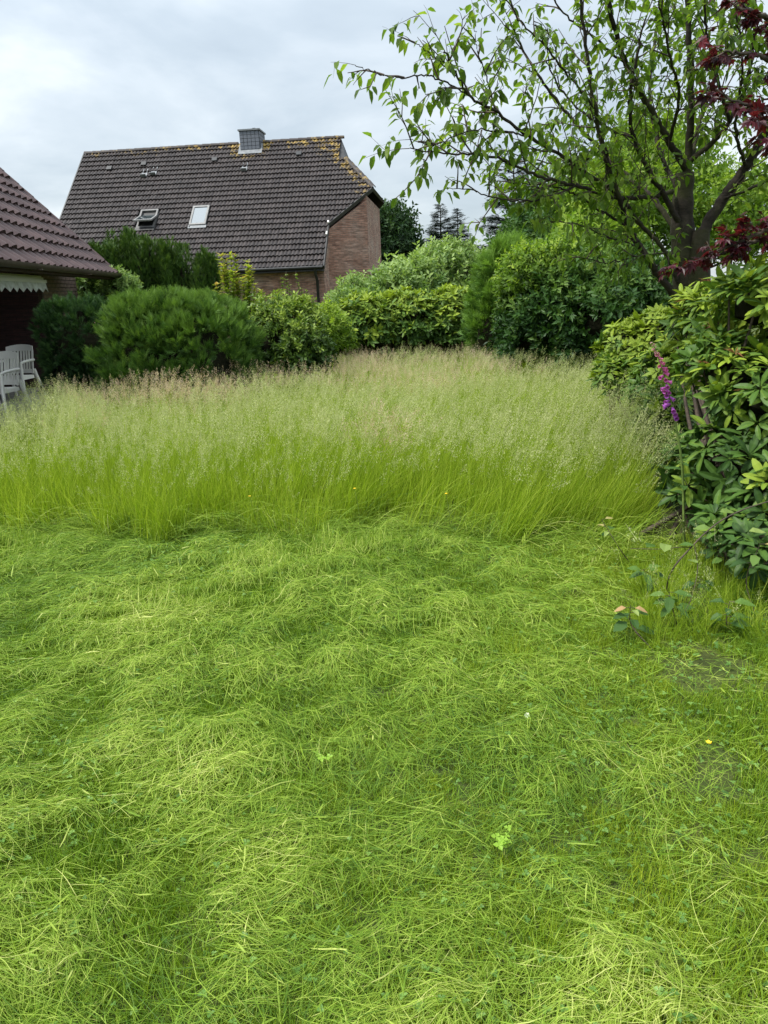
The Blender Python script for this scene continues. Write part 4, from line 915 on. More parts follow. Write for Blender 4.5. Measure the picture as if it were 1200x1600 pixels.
# ------------------------------------------------------------------ purple maple reaching in from the right
def maple_leaf():
    tv, tf = diamond(.42, .12, .12); out = []
    for a, s in ((0, 1), (.65, .85), (-.65, .85), (1.35, .55), (-1.35, .55)): out.append((xform(tv, (math.cos(a), math.sin(a), -.05), (0, 0, 1), s, (0, 0, 0)), tf))
    return join(out)
mb = np.array([3.6, 5.0, 0]); maple = thing('purple_maple', 'purple-leaved maple whose dark red branches reach in from the right edge', 'tree', tuple(mb))
T = Tubes(); T.add(spline([mb, mb + [-.05, 0, 1.2], mb + [-.15, -.1, 2.2], mb + [-.2, -.2, 3.2]], 6) - mb, np.linspace(.09, .04, 19), 10); T.build('trunk', M['bark'], maple)
mp = lambda pts: [mb + np.array([-.15, -.1, 2.0])] + px_line(pts)
mlimbs = [(mp([(1260, 120, 4.2), (1205, 95, 4.0), (1165, 85, 3.95), (1130, 78, 3.9)]), .02, .004), (mp([(1250, 60, 4.2), (1205, 30, 4.0), (1160, 14, 3.9), (1148, 8, 3.9)]), .02, .004),
          (mp([(1260, 230, 4.2), (1210, 180, 4.0), (1170, 165, 3.9), (1135, 155, 3.9)]), .02, .004), (mp([(1270, 250, 4.1), (1220, 215, 3.8), (1195, 195, 3.7)]), .02, .004),
          ([mb + np.array([-.05, 0, 1.3])] + px_line([(1260, 370, 4.5), (1190, 375, 4.4), (1130, 395, 4.3), (1075, 415, 4.3)]), .02, .004), ([mb + np.array([-.05, 0, 1.3])] + px_line([(1260, 350, 4.4), (1200, 360, 4.3), (1140, 385, 4.25), (1105, 400, 4.2)]), .02, .004)]
NMP = grow(maple, mlimbs, M['twig'], np.random.default_rng(82), .065, .20, .020, .056, maple_leaf(), M['l_maple'], 160, start=.62, droop=.35, sub=1, upb=.1, wild=.5)

# ------------------------------------------------------------------ grass
M['g_turf'] = leaf_mat('short_turf_blade', [(.070, .145, .008), (.160, .260, .012), (.29, .35, .022)], .6, .35, .2)
M['g_cut'] = leaf_mat('cut_grass_blade', [(.050, .118, .010), (.172, .285, .022), (.33, .43, .060), (.54, .56, .18)], .55, .35, .25)
M['g_tall'] = leaf_mat('meadow_stalk', [(.088, .168, .008), (.250, .350, .022), (.46, .53, .085)], .55, .45, .2, rand=.3)
M['g_head'] = leaf_mat('meadow_seed_head', [(.28, .35, .11), (.42, .45, .20), (.58, .57, .34)], .7, .35, .15, rand=.4, tmul=1.1)
M['g_pink'] = leaf_mat('pinkish_seed_head', [(.40, .30, .19), (.56, .43, .31), (.70, .59, .47)], .7, .35, .15, rand=.4, tmul=1.1)
M['clover'] = leaf_mat('clover_leaf', [(.06, .14, .02), (.11, .22, .035), (.18, .30, .06)], .5, .3)

def ribbons(C, side, width, taper=(.7, 1, .95, .75, .12)):
    """C: (n, s, 3) centre lines, side: (n, s, 3) unit, width: (n,) -> verts, quads"""
    n, s, _ = C.shape; tp = np.interp(np.linspace(0, 1, s), np.linspace(0, 1, len(taper)), taper)
    off = side * (width[:, None] * tp[None] * .5)[..., None]
    V = np.stack([C - off, C + off], 2).reshape(-1, 3)
    i = (np.arange(n) * s * 2)[:, None] + np.arange(s - 1)[None] * 2
    F = np.stack([i, i + 1, i + 3, i + 2], -1).reshape(-1, 4)
    return V, F
def edge_y(x): return np.interp(x, [-4, -2.98, -1.5, 0, 1.0, 1.63, 2.4], [5.28, 5.08, 4.82, 4.70, 4.42, 4.2, 4.0]) + .09 * np.sin(x * 5.3 + 1) + .06 * np.sin(x * 13.1) + .04 * np.sin(x * 29)
n1, n2, n3, n4, n5 = SinNoise(1, 1.6), SinNoise(2, 4.5), SinNoise(3, 10.0), SinNoise(4, 2.6), SinNoise(5, 19.0)
n6, n7 = SinNoise(6, 34.0, 14), SinNoise(7, 13.0, 14)
def hay_h(x, y):
    """how high the cut grass lies: windrows across the lawn, thicker towards the uncut edge"""
    back = np.clip((y - 2.6) / 2.0, 0, 1); right = np.clip((x - .55 - .10 * (y - 2)) / .7, 0, 1)
    row = np.clip(1 - np.abs(n7(x * .42 + .1 * n2(x, y), y)) * 1.5, 0, 1) ** 1.6
    lowe = np.clip((edge_y(x) - y - .02) / .25, .15, 1)
    h = .012 + .022 * np.clip(n2(x, y) * .7 + .45, 0, 1) + .018 * np.clip(n3(x, y), -1, 1) + .016 * np.clip(n5(x, y), -1, 1) + .007 * np.clip(n6(x, y), -1, 1) + (.22 + back) * .080 * row * np.clip(.7 + n4(x, y) * .7, 0, 1.3)
    return np.maximum(.004, h * (1 - .75 * right) * lowe)
def fan(n, rng):          # points over the mown area in view
    y = rng.uniform(.95 ** 1.4, 5.5 ** 1.4, n) ** (1 / 1.4); x = rng.uniform(-1, 1, n) * (.64 * y + .50); ok = y < edge_y(x) + .12
    return x[ok], y[ok]
rng = np.random.default_rng(101)
def instancer(name, pts, eul, scl, idx, coll):
    me = bpy.data.meshes.new(name); me.vertices.add(len(pts)); me.vertices.foreach_set('co', np.asarray(pts, np.float32).ravel())
    for nm, ty, key, arr in (('rot', 'FLOAT_VECTOR', 'vector', eul), ('scl', 'FLOAT', 'value', scl), ('idx', 'INT', 'value', idx)):
        a = me.attributes.new(nm, ty, 'POINT'); a.data.foreach_set(key, np.asarray(arr, np.int32 if ty == 'INT' else np.float32).ravel())
    g = bpy.data.node_groups.new(name, 'GeometryNodeTree'); g.interface.new_socket('Geometry', in_out='INPUT', socket_type='NodeSocketGeometry'); g.interface.new_socket('Geometry', in_out='OUTPUT', socket_type='NodeSocketGeometry')
    i, o = g.nodes.new('NodeGroupInput'), g.nodes.new('NodeGroupOutput'); ip = g.nodes.new('GeometryNodeInstanceOnPoints'); ci = g.nodes.new('GeometryNodeCollectionInfo')
    ci.inputs['Collection'].default_value = coll; ci.inputs['Separate Children'].default_value = True; ci.inputs['Reset Children'].default_value = True; ip.inputs['Pick Instance'].default_value = True
    def attr(n, ty): q = g.nodes.new('GeometryNodeInputNamedAttribute'); q.data_type = ty; q.inputs['Name'].default_value = n; return q.outputs['Attribute']
    g.links.new(i.outputs[0], ip.inputs['Points']); g.links.new(ci.outputs[0], ip.inputs['Instance']); g.links.new(attr('idx', 'INT'), ip.inputs['Instance Index']); g.links.new(attr('scl', 'FLOAT'), ip.inputs['Scale'])
    er = g.nodes.new('FunctionNodeEulerToRotation'); g.links.new(attr('rot', 'FLOAT_VECTOR'), er.inputs[0]); g.links.new(er.outputs[0], ip.inputs['Rotation']); g.links.new(ip.outputs[0], o.inputs[0])
    ob = link(name, me, kind='stuff'); md = ob.modifiers.new('scatter', 'NODES'); md.node_group = g; return ob
# short turf: small patches of upright blades, green and mossy yellow kinds, set out by geometry nodes
def turf_patch(seed, nb, vmean, r=.085):
    rng = np.random.default_rng(seed); a = rng.uniform(0, 6.28, nb); q = r * np.sqrt(rng.random(nb)); x, y = q * np.cos(a), q * np.sin(a); hgt = rng.uniform(.018, .060, nb); az = rng.uniform(0, 6.28, nb); ln = rng.uniform(.1, .9, nb); t = np.linspace(0, 1, 3)[None]; hx, hy = np.cos(az)[:, None], np.sin(az)[:, None]
    C = np.stack([x[:, None] + hx * ln[:, None] * hgt[:, None] * t ** 1.6, y[:, None] + hy * ln[:, None] * hgt[:, None] * t ** 1.6, hgt[:, None] * t * np.ones_like(hx)], -1); V, F = ribbons(C, np.broadcast_to(np.stack([-hy, hx, 0 * hx], -1), C.shape), rng.uniform(.0018, .0034, nb), (1, .8, .1))
    return mk_mesh('turf_patch', V, F, np.repeat(np.clip(vmean + rng.normal(size=nb) * .17, 0, 1), 6), [M['g_turf']])
tlib = bpy.data.collections.new('turf_patches')
for k in range(15): tlib.objects.link(bpy.data.objects.new('turf_%02d' % k, turf_patch(500 + k, 260, (.22, .34, .46, .58, .72)[k // 3])))
def hay_patch(seed, nb, r=.22):
    rng = np.random.default_rng(seed); a = rng.uniform(0, 6.28, nb); q = r * np.sqrt(rng.random(nb)); L = rng.uniform(.04, .20, nb); th = rng.normal(size=nb) * .8; z = .01 + rng.random(nb) * .06; t = np.linspace(-.5, .5, 4)[None]; k = rng.normal(size=nb)[:, None] * .6
    C = np.stack([(q * np.cos(a))[:, None] + np.cos(th[:, None] + k * t) * L[:, None] * t, (q * np.sin(a))[:, None] + np.sin(th[:, None] + k * t) * L[:, None] * t, z[:, None] + (rng.normal(size=nb) * .1 * L)[:, None] * t + .02 * (1 - (q / r)[:, None] ** 2) + 0 * t], -1); C[..., 2] = np.maximum(C[..., 2], .006)
    V, F = ribbons(C, np.broadcast_to(np.stack([-np.sin(th), np.cos(th), .3 * rng.normal(size=nb)], -1)[:, None], C.shape), rng.uniform(.0013, .0034, nb), (.6, 1, .8, .2)); return mk_mesh('hay_patch', V, F, np.repeat(np.clip(.38 + rng.normal(size=nb) * .2, 0, 1), 8), [M['g_cut']])
for k in range(6): tlib.objects.link(bpy.data.objects.new('turf_%02d' % (15 + k), hay_patch(540 + k, 900)))  # cut-grass patches, kept among the turf variants for ground outside the view
gx, gy = np.meshgrid(np.arange(-4.4, 4.4, .088), np.arange(.9, 5.6, .088)); x, y = gx.ravel() + rng.uniform(-.035, .035, gx.size), gy.ravel() + rng.uniform(-.035, .035, gx.size); ok = (np.abs(x) < .64 * y + .5) & (y < edge_y(x) + .12); x, y = x[ok], y[ok]
bare = np.clip((x - .85 - .16 * (y - 2)) / .4, 0, 1) * np.clip(n3(x, y) * .9 + .35, 0, 1); ok = rng.random(len(x)) > bare * .85; x, y = x[ok], y[ok]; n = len(x)
yel = np.clip(.35 + .30 * n1(x * 1.3, y * 1.3) + .15 * n3(x, y) + np.clip((x - .35) / .8, 0, .42) + rng.normal(size=n) * .10, 0, .999)
sz_ = rng.uniform(.6, .95, n) * (1 + .2 * n4(x, y)); id_ = (yel * 5).astype(int) * 3 + rng.integers(0, 3, n)
# the mown lawn goes on past the picture's edges: turf and loose clippings there too
xo, yo = rng.uniform(-5.5, 5.0, 9000), rng.uniform(-1.5, 5.5, 9000); lim = .64 * np.maximum(yo, .95) + .44
ok = ((np.abs(xo) > lim) | (yo < .95)) & (yo < edge_y(xo) + .1) & (xo < 1.9); xo, yo = xo[ok], yo[ok]; no = len(xo)
x, y, sz_ = np.concatenate([x, xo]), np.concatenate([y, yo]), np.concatenate([sz_, rng.uniform(.7, 1.1, no)]); id_ = np.concatenate([id_, np.where(rng.random(no) < .30, rng.integers(15, 21, no), rng.integers(0, 15, no))]); n = len(x)
lawn = instancer('turf', np.stack([x, y, 0 * x], -1), np.stack([0 * x, 0 * x, rng.uniform(0, 6.28, n)], -1), sz_, id_, tlib); tag(lawn, 'short yellow-green turf showing between the cut grass on the near lawn, with loose clippings outside the view', 'grass')
# cut grass lying about: long strands following swirls, shorter ones across
def clippings(n, lmin, lmax, seed, lift, wild, wmin, wmax, bias=0.0, S=6):
    rng = np.random.default_rng(seed); x, y = fan(n, rng)
    right = np.clip((x - .60 - .12 * (y - 2)) / .55, 0, 1) * (y < 4.2); hole = np.clip(.50 - 1.0 * (n3(x, y) * .5 + n5(x, y) * .55 + .55), 0, .70); ok = rng.random(len(x)) > np.maximum(right * .80, hole); x, y = x[ok], y[ok]; n = len(x)
    L = rng.uniform(lmin, lmax, n) * rng.choice([.6, 1.0, 1.0], n); th = .25 + 1.15 * n1(x * .8, y * .8) + .6 * n2(x, y) + rng.normal(size=n) * wild + bias; kap = rng.normal(size=n) * 1.1
    flip = rng.random(n) < .5; th = th + np.where(flip, np.pi, 0)
    t = np.linspace(-.5, .5, S)[None]; a = th[:, None] + kap[:, None] * t * L[:, None] * 2.2
    dx, dy = np.cos(a), np.sin(a); st = (L / (S - 1))[:, None]
    X = x[:, None] + np.cumsum(dx * st, 1) - L[:, None] * .5 * np.cos(th)[:, None]; Y = y[:, None] + np.cumsum(dy * st, 1) - L[:, None] * .5 * np.sin(th)[:, None]
    tilt = rng.normal(size=n) * .10
    Z = hay_h(X, Y) + (rng.random(n) ** 1.5 * lift)[:, None] + tilt[:, None] * (t * L[:, None]) + .25 * (kap[:, None] * t * L[:, None]) ** 2 * .05
    Z = np.maximum(Z, .006 + .01 * rng.random(n)[:, None])
    C = np.stack([X, Y, Z], -1); roll = rng.normal(size=n) * .5; sd = np.stack([-dy * np.cos(roll)[:, None], dx * np.cos(roll)[:, None], np.broadcast_to(np.sin(roll)[:, None], dx.shape)], -1)
    V, F = ribbons(C, sd, rng.uniform(wmin, wmax, n) * np.interp(y, [1, 3.5], [.68, 1.1]), (.6, 1, 1, .8, .2))
    v = np.clip(.38 + .12 * n4(x, y) + .10 * n3(x, y) + .06 * n5(x, y) + rng.normal(size=n) * .18 + (rng.random(n) < .05) * .35, 0, 1)
    return V, F, np.repeat(v, S * 2)
def fallen(n, seed):
    """long stalks at the mowing edge, bent over onto the cut side"""
    rng = np.random.default_rng(seed); x = rng.uniform(-3.6, 1.9, n); y = edge_y(x) + rng.uniform(-.12, .22, n); L = rng.uniform(.25, .70, n); S = 7; t = np.linspace(0, 1, S)[None]
    a = rng.normal(size=n) * .9 + rng.choice([-.5, -2.6, .2, 3.0], n); ht = rng.uniform(.02, .35, n) * L
    C = np.stack([x[:, None] + np.cos(a)[:, None] * L[:, None] * t, y[:, None] + np.sin(a)[:, None] * L[:, None] * t * .6, .01 + hay_h(x, y)[:, None] * t + ht[:, None] * np.sin(t * 2.6)], -1)
    sd = np.broadcast_to(np.stack([-np.sin(a), np.cos(a), 0 * a + .3], -1)[:, None], C.shape); V, F = ribbons(C, sd, rng.uniform(.0016, .0034, n), (.8, 1, .9, .7, .2))
    return V, F, np.repeat(np.clip(rng.normal(.42, .2, n), 0, 1), S * 2)
A = [clippings(185000, .02, .10, 111, .045, 1.2, .0012, .0028, S=3), clippings(11000, .03, .10, 115, .05, 1.4, .0035, .0065, S=4), clippings(56000, .08, .24, 112, .055, .7, .0011, .0024, S=5), clippings(1300, .25, .60, 113, .065, .9, .0014, .0026, .4, S=7), fallen(2600, 114)]
V = np.concatenate([a[0] for a in A]); off = np.cumsum([0] + [len(a[0]) for a in A[:-1]]); F = np.concatenate([a[1] + o for a, o in zip(A, off)]); vv = np.concatenate([a[2] for a in A])
hay = link('grass_clippings', mk_mesh('grass_clippings', V, F, vv, [M['g_cut']]), kind='stuff'); tag(hay, 'freshly cut long grass lying in swirls and windrows over the lawn', 'cut grass')
# clover and small weeds in the lawn
x, y = fan(9000, rng); ok = rng.random(len(x)) < np.clip(.25 + .5 * n4(x + 3, y) + .5 * np.clip(x - .5, 0, 1), .03, 1); x, y = x[ok], y[ok]; n = len(x)
dv, df = diamond(.95, .15, .05); tri = join([(xform(dv, (math.cos(a), math.sin(a), .12), (0, 0, 1), 1, (0, 0, 0)), df) for a in (0, 2.09, 4.19)])
az = rng.uniform(0, 6.28, n); V, F = scatter(*tri, frames(np.stack([np.cos(az), np.sin(az), rng.normal(size=n) * .25], -1), nrm(np.array([0, 0, 1.]) + rng.normal(size=(n, 3)) * .3), rng.uniform(.006, .014, n)), np.stack([x, y, hay_h(x, y) + rng.uniform(.012, .04, n)], -1))
clo = link('clover', mk_mesh('clover', V, F, np.repeat(rng.random(n), len(tri[0])), [M['clover']]), kind='stuff'); tag(clo, 'tiny clover leaves sprinkled through the mown lawn', 'clover')

# tall meadow: clumps of stalks with airy seed heads, set out by geometry nodes
def clump(seed, nb, nh, hgt, hmat_i, r=.10, bl=(.0018, .0040, .42)):
    rng = np.random.default_rng(seed); V, F, vv, mi, n0 = [], [], [], [], 0
    def put(v, f, val, m):
        nonlocal n0
        V.append(v); F.append(f + n0); vv.append(val); mi.append(np.full(len(f), m)); n0 += len(v)
    def stalks(n, h0, h1, w0, w1, bend, S):
        a = rng.uniform(0, 6.28, n); rad = r * np.sqrt(rng.random(n)); b = rng.uniform(0, 6.28, n); h = rng.uniform(h0, h1, n); be = np.abs(rng.normal(size=n)) * bend; t = np.linspace(0, 1, S)[None]
        ou = (np.cos(b)[:, None], np.sin(b)[:, None]); k = (be * h)[:, None] * t ** 2.2 + .05 * h[:, None] * t
        C = np.stack([(rad * np.cos(a))[:, None] + ou[0] * k, (rad * np.sin(a))[:, None] + ou[1] * k, h[:, None] * (t - .28 * np.minimum(be, 1.4)[:, None] * t ** 3)], -1)
        f = rng.uniform(0, 6.28, n); sd = np.broadcast_to(np.stack([np.cos(f), np.sin(f), 0 * f], -1)[:, None], C.shape); return C, sd, rng.uniform(w0, w1, n)
    C, sd, w = stalks(nb, hgt * .35, hgt * .9, *bl, 6); v, f = ribbons(C, sd, w, (.7, 1, .9, .6, .08)); put(v, f, np.repeat(np.clip(rng.normal(.45, .28, nb), 0, 1), 12), 0)
    C, sd, w = stalks(nh, hgt * .8, hgt * 1.08, .0014, .0022, .16, 6); v, f = ribbons(C, sd, w, (1, 1, .9, .8, .6)); put(v, f, np.repeat(np.clip(rng.normal(.65, .2, nh), 0, 1), 12), 0)
    tv, tf = np.array([(0, 0, 0), (.5, .22, .05), (1, 0, 0), (.5, -.22, .05)], float), np.array([(0, 1, 2, 3)])
    for i in range(nh):
        ax = nrm(C[i, -1] - C[i, -2]); Lh = rng.uniform(.09, .17); m = 34; q = rng.random(m); wd = .032 * np.sin(np.clip(1 - q * .92, 0, 1) * 2.2) * rng.uniform(.5, 1.2); a = rng.uniform(0, 6.28, m)
        s1 = nrm(np.cross(ax, [.3, .2, .1])); s2 = np.cross(ax, s1); side = s1 * np.cos(a)[:, None] + s2 * np.sin(a)[:, None]
        p = C[i, -1] - ax * .02 + ax * (q * Lh)[:, None] + side * (wd * rng.uniform(.3, 1, m))[:, None]; d = ax * .9 + side * .5 + rng.normal(size=(m, 3)) * .25 - np.array([0, 0, .15])
        v, f = scatter(tv, tf, frames(d, nrm(rng.normal(size=(m, 3))), rng.uniform(.007, .013, m)), p); put(v, f, np.repeat(np.clip(rng.normal(.5, .25, m), 0, 1), 4), hmat_i)
        v, f = ribbons((C[i, -1] + ax * (np.linspace(-.02, 1, 3) * Lh)[:, None])[None], np.broadcast_to(s1, (1, 3, 3)), np.array([.0014])); put(v, f, np.full(6, .8), hmat_i)
    return mk_mesh('meadow_clump', np.concatenate(V), np.concatenate(F), np.concatenate(vv), [M['g_tall'], M['g_head'], M['g_pink']], np.concatenate(mi))
lib = bpy.data.collections.new('meadow_clumps')
for k in range(12):
    o = bpy.data.objects.new('clump_%02d' % k, clump(200 + k, 30, 4 if k < 4 else 7, .62, 1 if k < 7 else 2)); lib.objects.link(o)
for k in range(12, 15):
    o = bpy.data.objects.new('clump_%02d' % k, clump(300 + k, 40, 2, .60, 1, .12, (.0026, .0052, .26))); lib.objects.link(o)
def in_bush(x, y):
    m = np.zeros(len(x), bool)
    for (px, Y, rx, ry) in ((285, 10.7, 125, .55), (130, 11.3, 50, .5), (455, 11.7, 58, .45), (640, 15.5, 120, .5), (900, 12.6, 120, .7), (1000, 7.6, 60, .35)):
        c = at(px, 500, Y); m |= ((x - c[0]) / (rx * Y / F_PX)) ** 2 + ((y - c[1]) / ry) ** 2 < 1
    return m | ((x < -5.35) & (y > 7.2) & (y < 15.2)) | (x > np.interp(y, [4, 5, 6, 7, 9, 12, 16], [1.62, 1.85, 2.08, 2.35, 3.6, 4.6, 4.6]))
rng = np.random.default_rng(120)
def meadow_pts(y0, y1, dens):
    n = int((y1 - y0) * 2 * (.62 * y1 + 2.2) * dens); y = rng.uniform(y0, y1, n); x = rng.uniform(-1, 1, n) * (.62 * y1 + 2.2); ok = (np.abs(x) < .62 * y + 2.2) & (y > edge_y(x)) & ~in_bush(x, y); return np.stack([x[ok], y[ok]], -1)
Q = np.concatenate([meadow_pts(4.2, 6.2, 115), meadow_pts(6.2, 9.5, 62), meadow_pts(9.5, 16.5, 42)]); x, y = Q.T; n = len(x)
fr = np.clip(1 - (y - edge_y(x)) / .45, 0, 1)
yaw = rng.uniform(0, 6.28, n); lean = .10 + .22 * np.clip((x + 1.2) / 2.5, 0, 1) + .16 * n1(x, y) + .10 * n2(x, y); ldir = .15 + .5 * n4(x * .6, y * .6); tx = lean * np.cos(ldir) + rng.normal(size=n) * .06; ty = lean * np.sin(ldir) * .6 - .30 * fr * rng.random(n) + rng.normal(size=n) * .06
eul = []
for a, b, c in zip(yaw, tx, ty):
    e = (Matrix.Rotation(b, 3, 'Y') @ Matrix.Rotation(-c, 3, 'X') @ Matrix.Rotation(a, 3, 'Z')).to_euler(); eul.append((e.x, e.y, e.z))
pink = (n4(x * .8 + 2, y * .8) + np.interp(y, [5, 7.4, 8.8, 10.5, 15], [-2.2, -1.8, .2, .7, .1]) - .30 * np.clip(x + .5, -2, 2.5) + rng.normal(size=n) * .5) > 0
idx = np.where(rng.random(n) < np.where(fr > .1, .65, .22), rng.integers(12, 15, n), np.where(pink, rng.integers(7, 12, n), np.where(rng.random(n) < np.clip((y - 5.4) / 2.2, 0, 1), rng.integers(4, 7, n), rng.integers(0, 4, n))))
scl = np.interp(y, [4.3, 6, 10, 15], [.98, 1.0, .92, .80]) * (1 + .10 * n2(x, y)) * rng.uniform(.8, 1.15, n) * (1 - .25 * fr * rng.random(n)) * np.where((x < -4.2) & (y > 7.4), .42, 1)
meadow = instancer('meadow_grass', np.stack([x, y, 0 * x], -1), eul, scl, idx, lib); tag(meadow, 'tall uncut meadow grass with pinkish beige seed heads behind the mown lawn', 'tall grass')

# ------------------------------------------------------------------ foxglove
M['foxglove'] = leaf_mat('foxglove_bell', [(.62, .42, .42), (.60, .13, .36), (.38, .10, .46)], .45, .35, .3, tmul=1.1)
M['stem_green'] = plain('green_stem', (.09, .14, .03), (.16, .22, .05), 20, .6)
fb = at(1076, 800, 4.0); fb[2] = 0
fox = thing('foxglove', 'tall foxglove with a leaning spike of purple pink bells by the rhododendron', 'flower', tuple(fb))
fc = spline([fb, at(1066, 735, 3.98), at(1054, 655, 3.95), at(1041, 600, 3.92), at(1029, 560, 3.9), at(1020, 535, 3.88)], 10)
T = Tubes(); T.add(fc - fb, np.linspace(.008, .002, len(fc)), 6); T.build('stalk', M['stem_green'], fox)
ring = [(0, .10), (.15, .45), (.55, .62), (.85, .80), (1, 1.0)]; k = 7; bvv = [(x, r * .34 * math.cos(a), r * .34 * math.sin(a)) for x, r in ring for a in np.linspace(0, 2 * np.pi, k, endpoint=False)]
bff = [(i * k + j, i * k + (j + 1) % k, (i + 1) * k + (j + 1) % k, (i + 1) * k + j) for i in range(4) for j in range(k)]
rng = np.random.default_rng(130); bells = [mk_mesh('bell', np.array(bvv), np.array(bff), np.full(len(bvv), v), [M['foxglove']], smooth=True) for v in np.linspace(0, 1, 8)]
lo = 21
for i in range(34):
    f = i / 33; q = fc[int(lo + (len(fc) - 1 - lo) * f)]; a = -1.7 + rng.normal() * .9; d = np.array([math.cos(a) * .9, math.sin(a) * .9, -.45 + .5 * f + rng.normal() * .1]); sz = .044 * (1 - .72 * f ** 1.3) * rng.uniform(.85, 1.1)
    m = frames(np.array([d]), np.array([[0, 0, 1.]]), sz)[0]; o = link('bell', bells[int(np.clip((1 - f) * 1.15 * 7.9, 0, 7))], fox); p = q - fb
    o.matrix_local = Matrix(((*m[0], p[0]), (*m[1], p[1]), (*m[2], p[2]), (0, 0, 0, 1)))
M['l_weed'] = leaf_mat('weed_leaf', [(.032, .078, .018), (.085, .16, .028), (.24, .30, .085), (.40, .21, .11)], .55, .25, .2)
def put_leaves(t, base, specs, mat, tmpl, name='leaf'):
    for p, d, sz, v in specs:
        m = frames(np.array([d], float), np.array([[.05, -.25, 1.]]), sz)[0]; q = np.asarray(p) - base
        o = link(name, mk_mesh(name, tmpl[0], tmpl[1], np.full(len(tmpl[0]), v), [mat]), t); o.matrix_local = Matrix(((*m[0], q[0]), (*m[1], q[1]), (*m[2], q[2]), (0, 0, 0, 1)))
LW = leaf8(.62, .10, .15)
specs = [(fc[6 + i] * 1.0, (math.cos(i * 2.2), math.sin(i * 2.2), .25), .13 - .008 * i, .1) for i in range(7)]; put_leaves(fox, fb, specs, M['l_weed'], leaf8(.4, .1, .2))
# ------------------------------------------------------------------ young plants at the edge of the bed
def sapling(name, label, root, tip, whorl, seed, sz, reds=3):
    rng = np.random.default_rng(seed); b = np.array(root, float); tip = np.array(tip); t = thing(name, label, 'plant', tuple(b)); c = spline([b, b * .55 + tip * .45 + rng.normal(size=3) * .03, tip], 8); T = Tubes(); T.add(c - b, np.linspace(.0035, .0015, len(c)), 5)
    for i in range(whorl):
        f = 1 - (i / whorl) ** 1.3 * .55 if whorl > 6 else 1 - (i / whorl) * .3; f = min(1, f + rng.normal() * .02); p = c[int(f * (len(c) - 1))]; a = i * 2.4 + rng.normal() * .5; d = np.array([math.cos(a), math.sin(a) - .15, rng.uniform(-.55, .35)]); young = i < reds; st = p + nrm(d) * .02
        T.add([p - b, st - b], .0012, 4); q = sz * (rng.uniform(.6, .8) if young else rng.uniform(.75, 1.25)); tm = leaf8(rng.uniform(.48, .68), rng.uniform(.02, .22), rng.uniform(.1, .4))
        put_leaves(t, b, [(st, d, q, rng.choice([.62, .80, .92]) if young else rng.uniform(.0, .38))], M['l_weed'], tm)
    T.build('stem', M['twig'], t); return t
g = lambda px, py: np.array([*(lambda d: (_o + d * (-CAM_H / d[2])))(_fw + _r * (px - 600) / F_PX - _u * (py - 800) / F_PX)])
sapling('sapling', 'knee-high sapling with pink-tinged new leaves on the mown edge', g(1022, 1018), at(985, 945, 2.98), 9, 141, .085)
sapling('sapling', 'thin sapling sprig with pale pinkish leaves against the tall grass', g(985, 880), at(940, 812, 3.95), 5, 142, .075, 3)
sapling('sapling', 'small sapling with yellow-green leaves at the right picture edge', g(1180, 960), at(1188, 850, 3.2), 6, 143, .075, 1)
for i, (px, py, q, Y, lab) in enumerate(((1060, 985, (1045, 925), 3.05, 'broad-leaved weed beside the pink-tinged sapling'), (1075, 945, (1095, 905), 3.3, 'broad-leaved weed under the arching cane'), (1150, 990, (1140, 940), 3.0, 'low bluish-green weed on bare soil by the shrub bed'), (1010, 925, (1005, 890), 3.45, 'broad-leaved weed just behind the pink-tinged sapling'), (1120, 900, (1130, 860), 3.5, 'broad-leaved weed at the foot of the big rhododendron'))):
    sapling('broadleaf_weed', lab, g(px, py), at(*q, Y), 9, 150 + i, .075, 0)
cb0 = g(1040, 935); cane = thing('arching_cane', 'reddish brown woody cane arching up into the big rhododendron', 'plant', tuple(cb0))
for pts, r in (([cb0, at(1048, 895, 3.25), at(1080, 855, 3.25), at(1120, 818, 3.3), at(1165, 795, 3.35), at(1230, 775, 3.4)], .0045), ([at(1080, 855, 3.25), at(1060, 855, 3.3), at(1030, 858, 3.4), at(985, 857, 3.5)], .0025), ([at(1085, 850, 3.25), at(1090, 890, 3.2), at(1080, 935, 3.1), at(1070, 955, 3.05)], .0022)):
    c = spline(pts, 7); T = Tubes(); T.add(c - cb0, np.linspace(r, r * .6, len(c)), 6); T.build('branch', M['cane'] if 'cane' in M else M['twig'], cane)
rng = np.random.default_rng(160); sp = []
for px, py, Y in ((1110, 825, 3.3), (1135, 835, 3.3), (1150, 800, 3.35), (1060, 852, 3.3), (1010, 855, 3.45), (1090, 880, 3.2), (1125, 800, 3.4), (1170, 830, 3.3), (1040, 850, 3.38)):
    sp.append((at(px, py, Y), (rng.normal(), rng.normal() - .3, .1), .085 * rng.uniform(.8, 1.2), rng.uniform(.1, .6)))
put_leaves(cane, cb0, sp, M['l_weed'], LW)
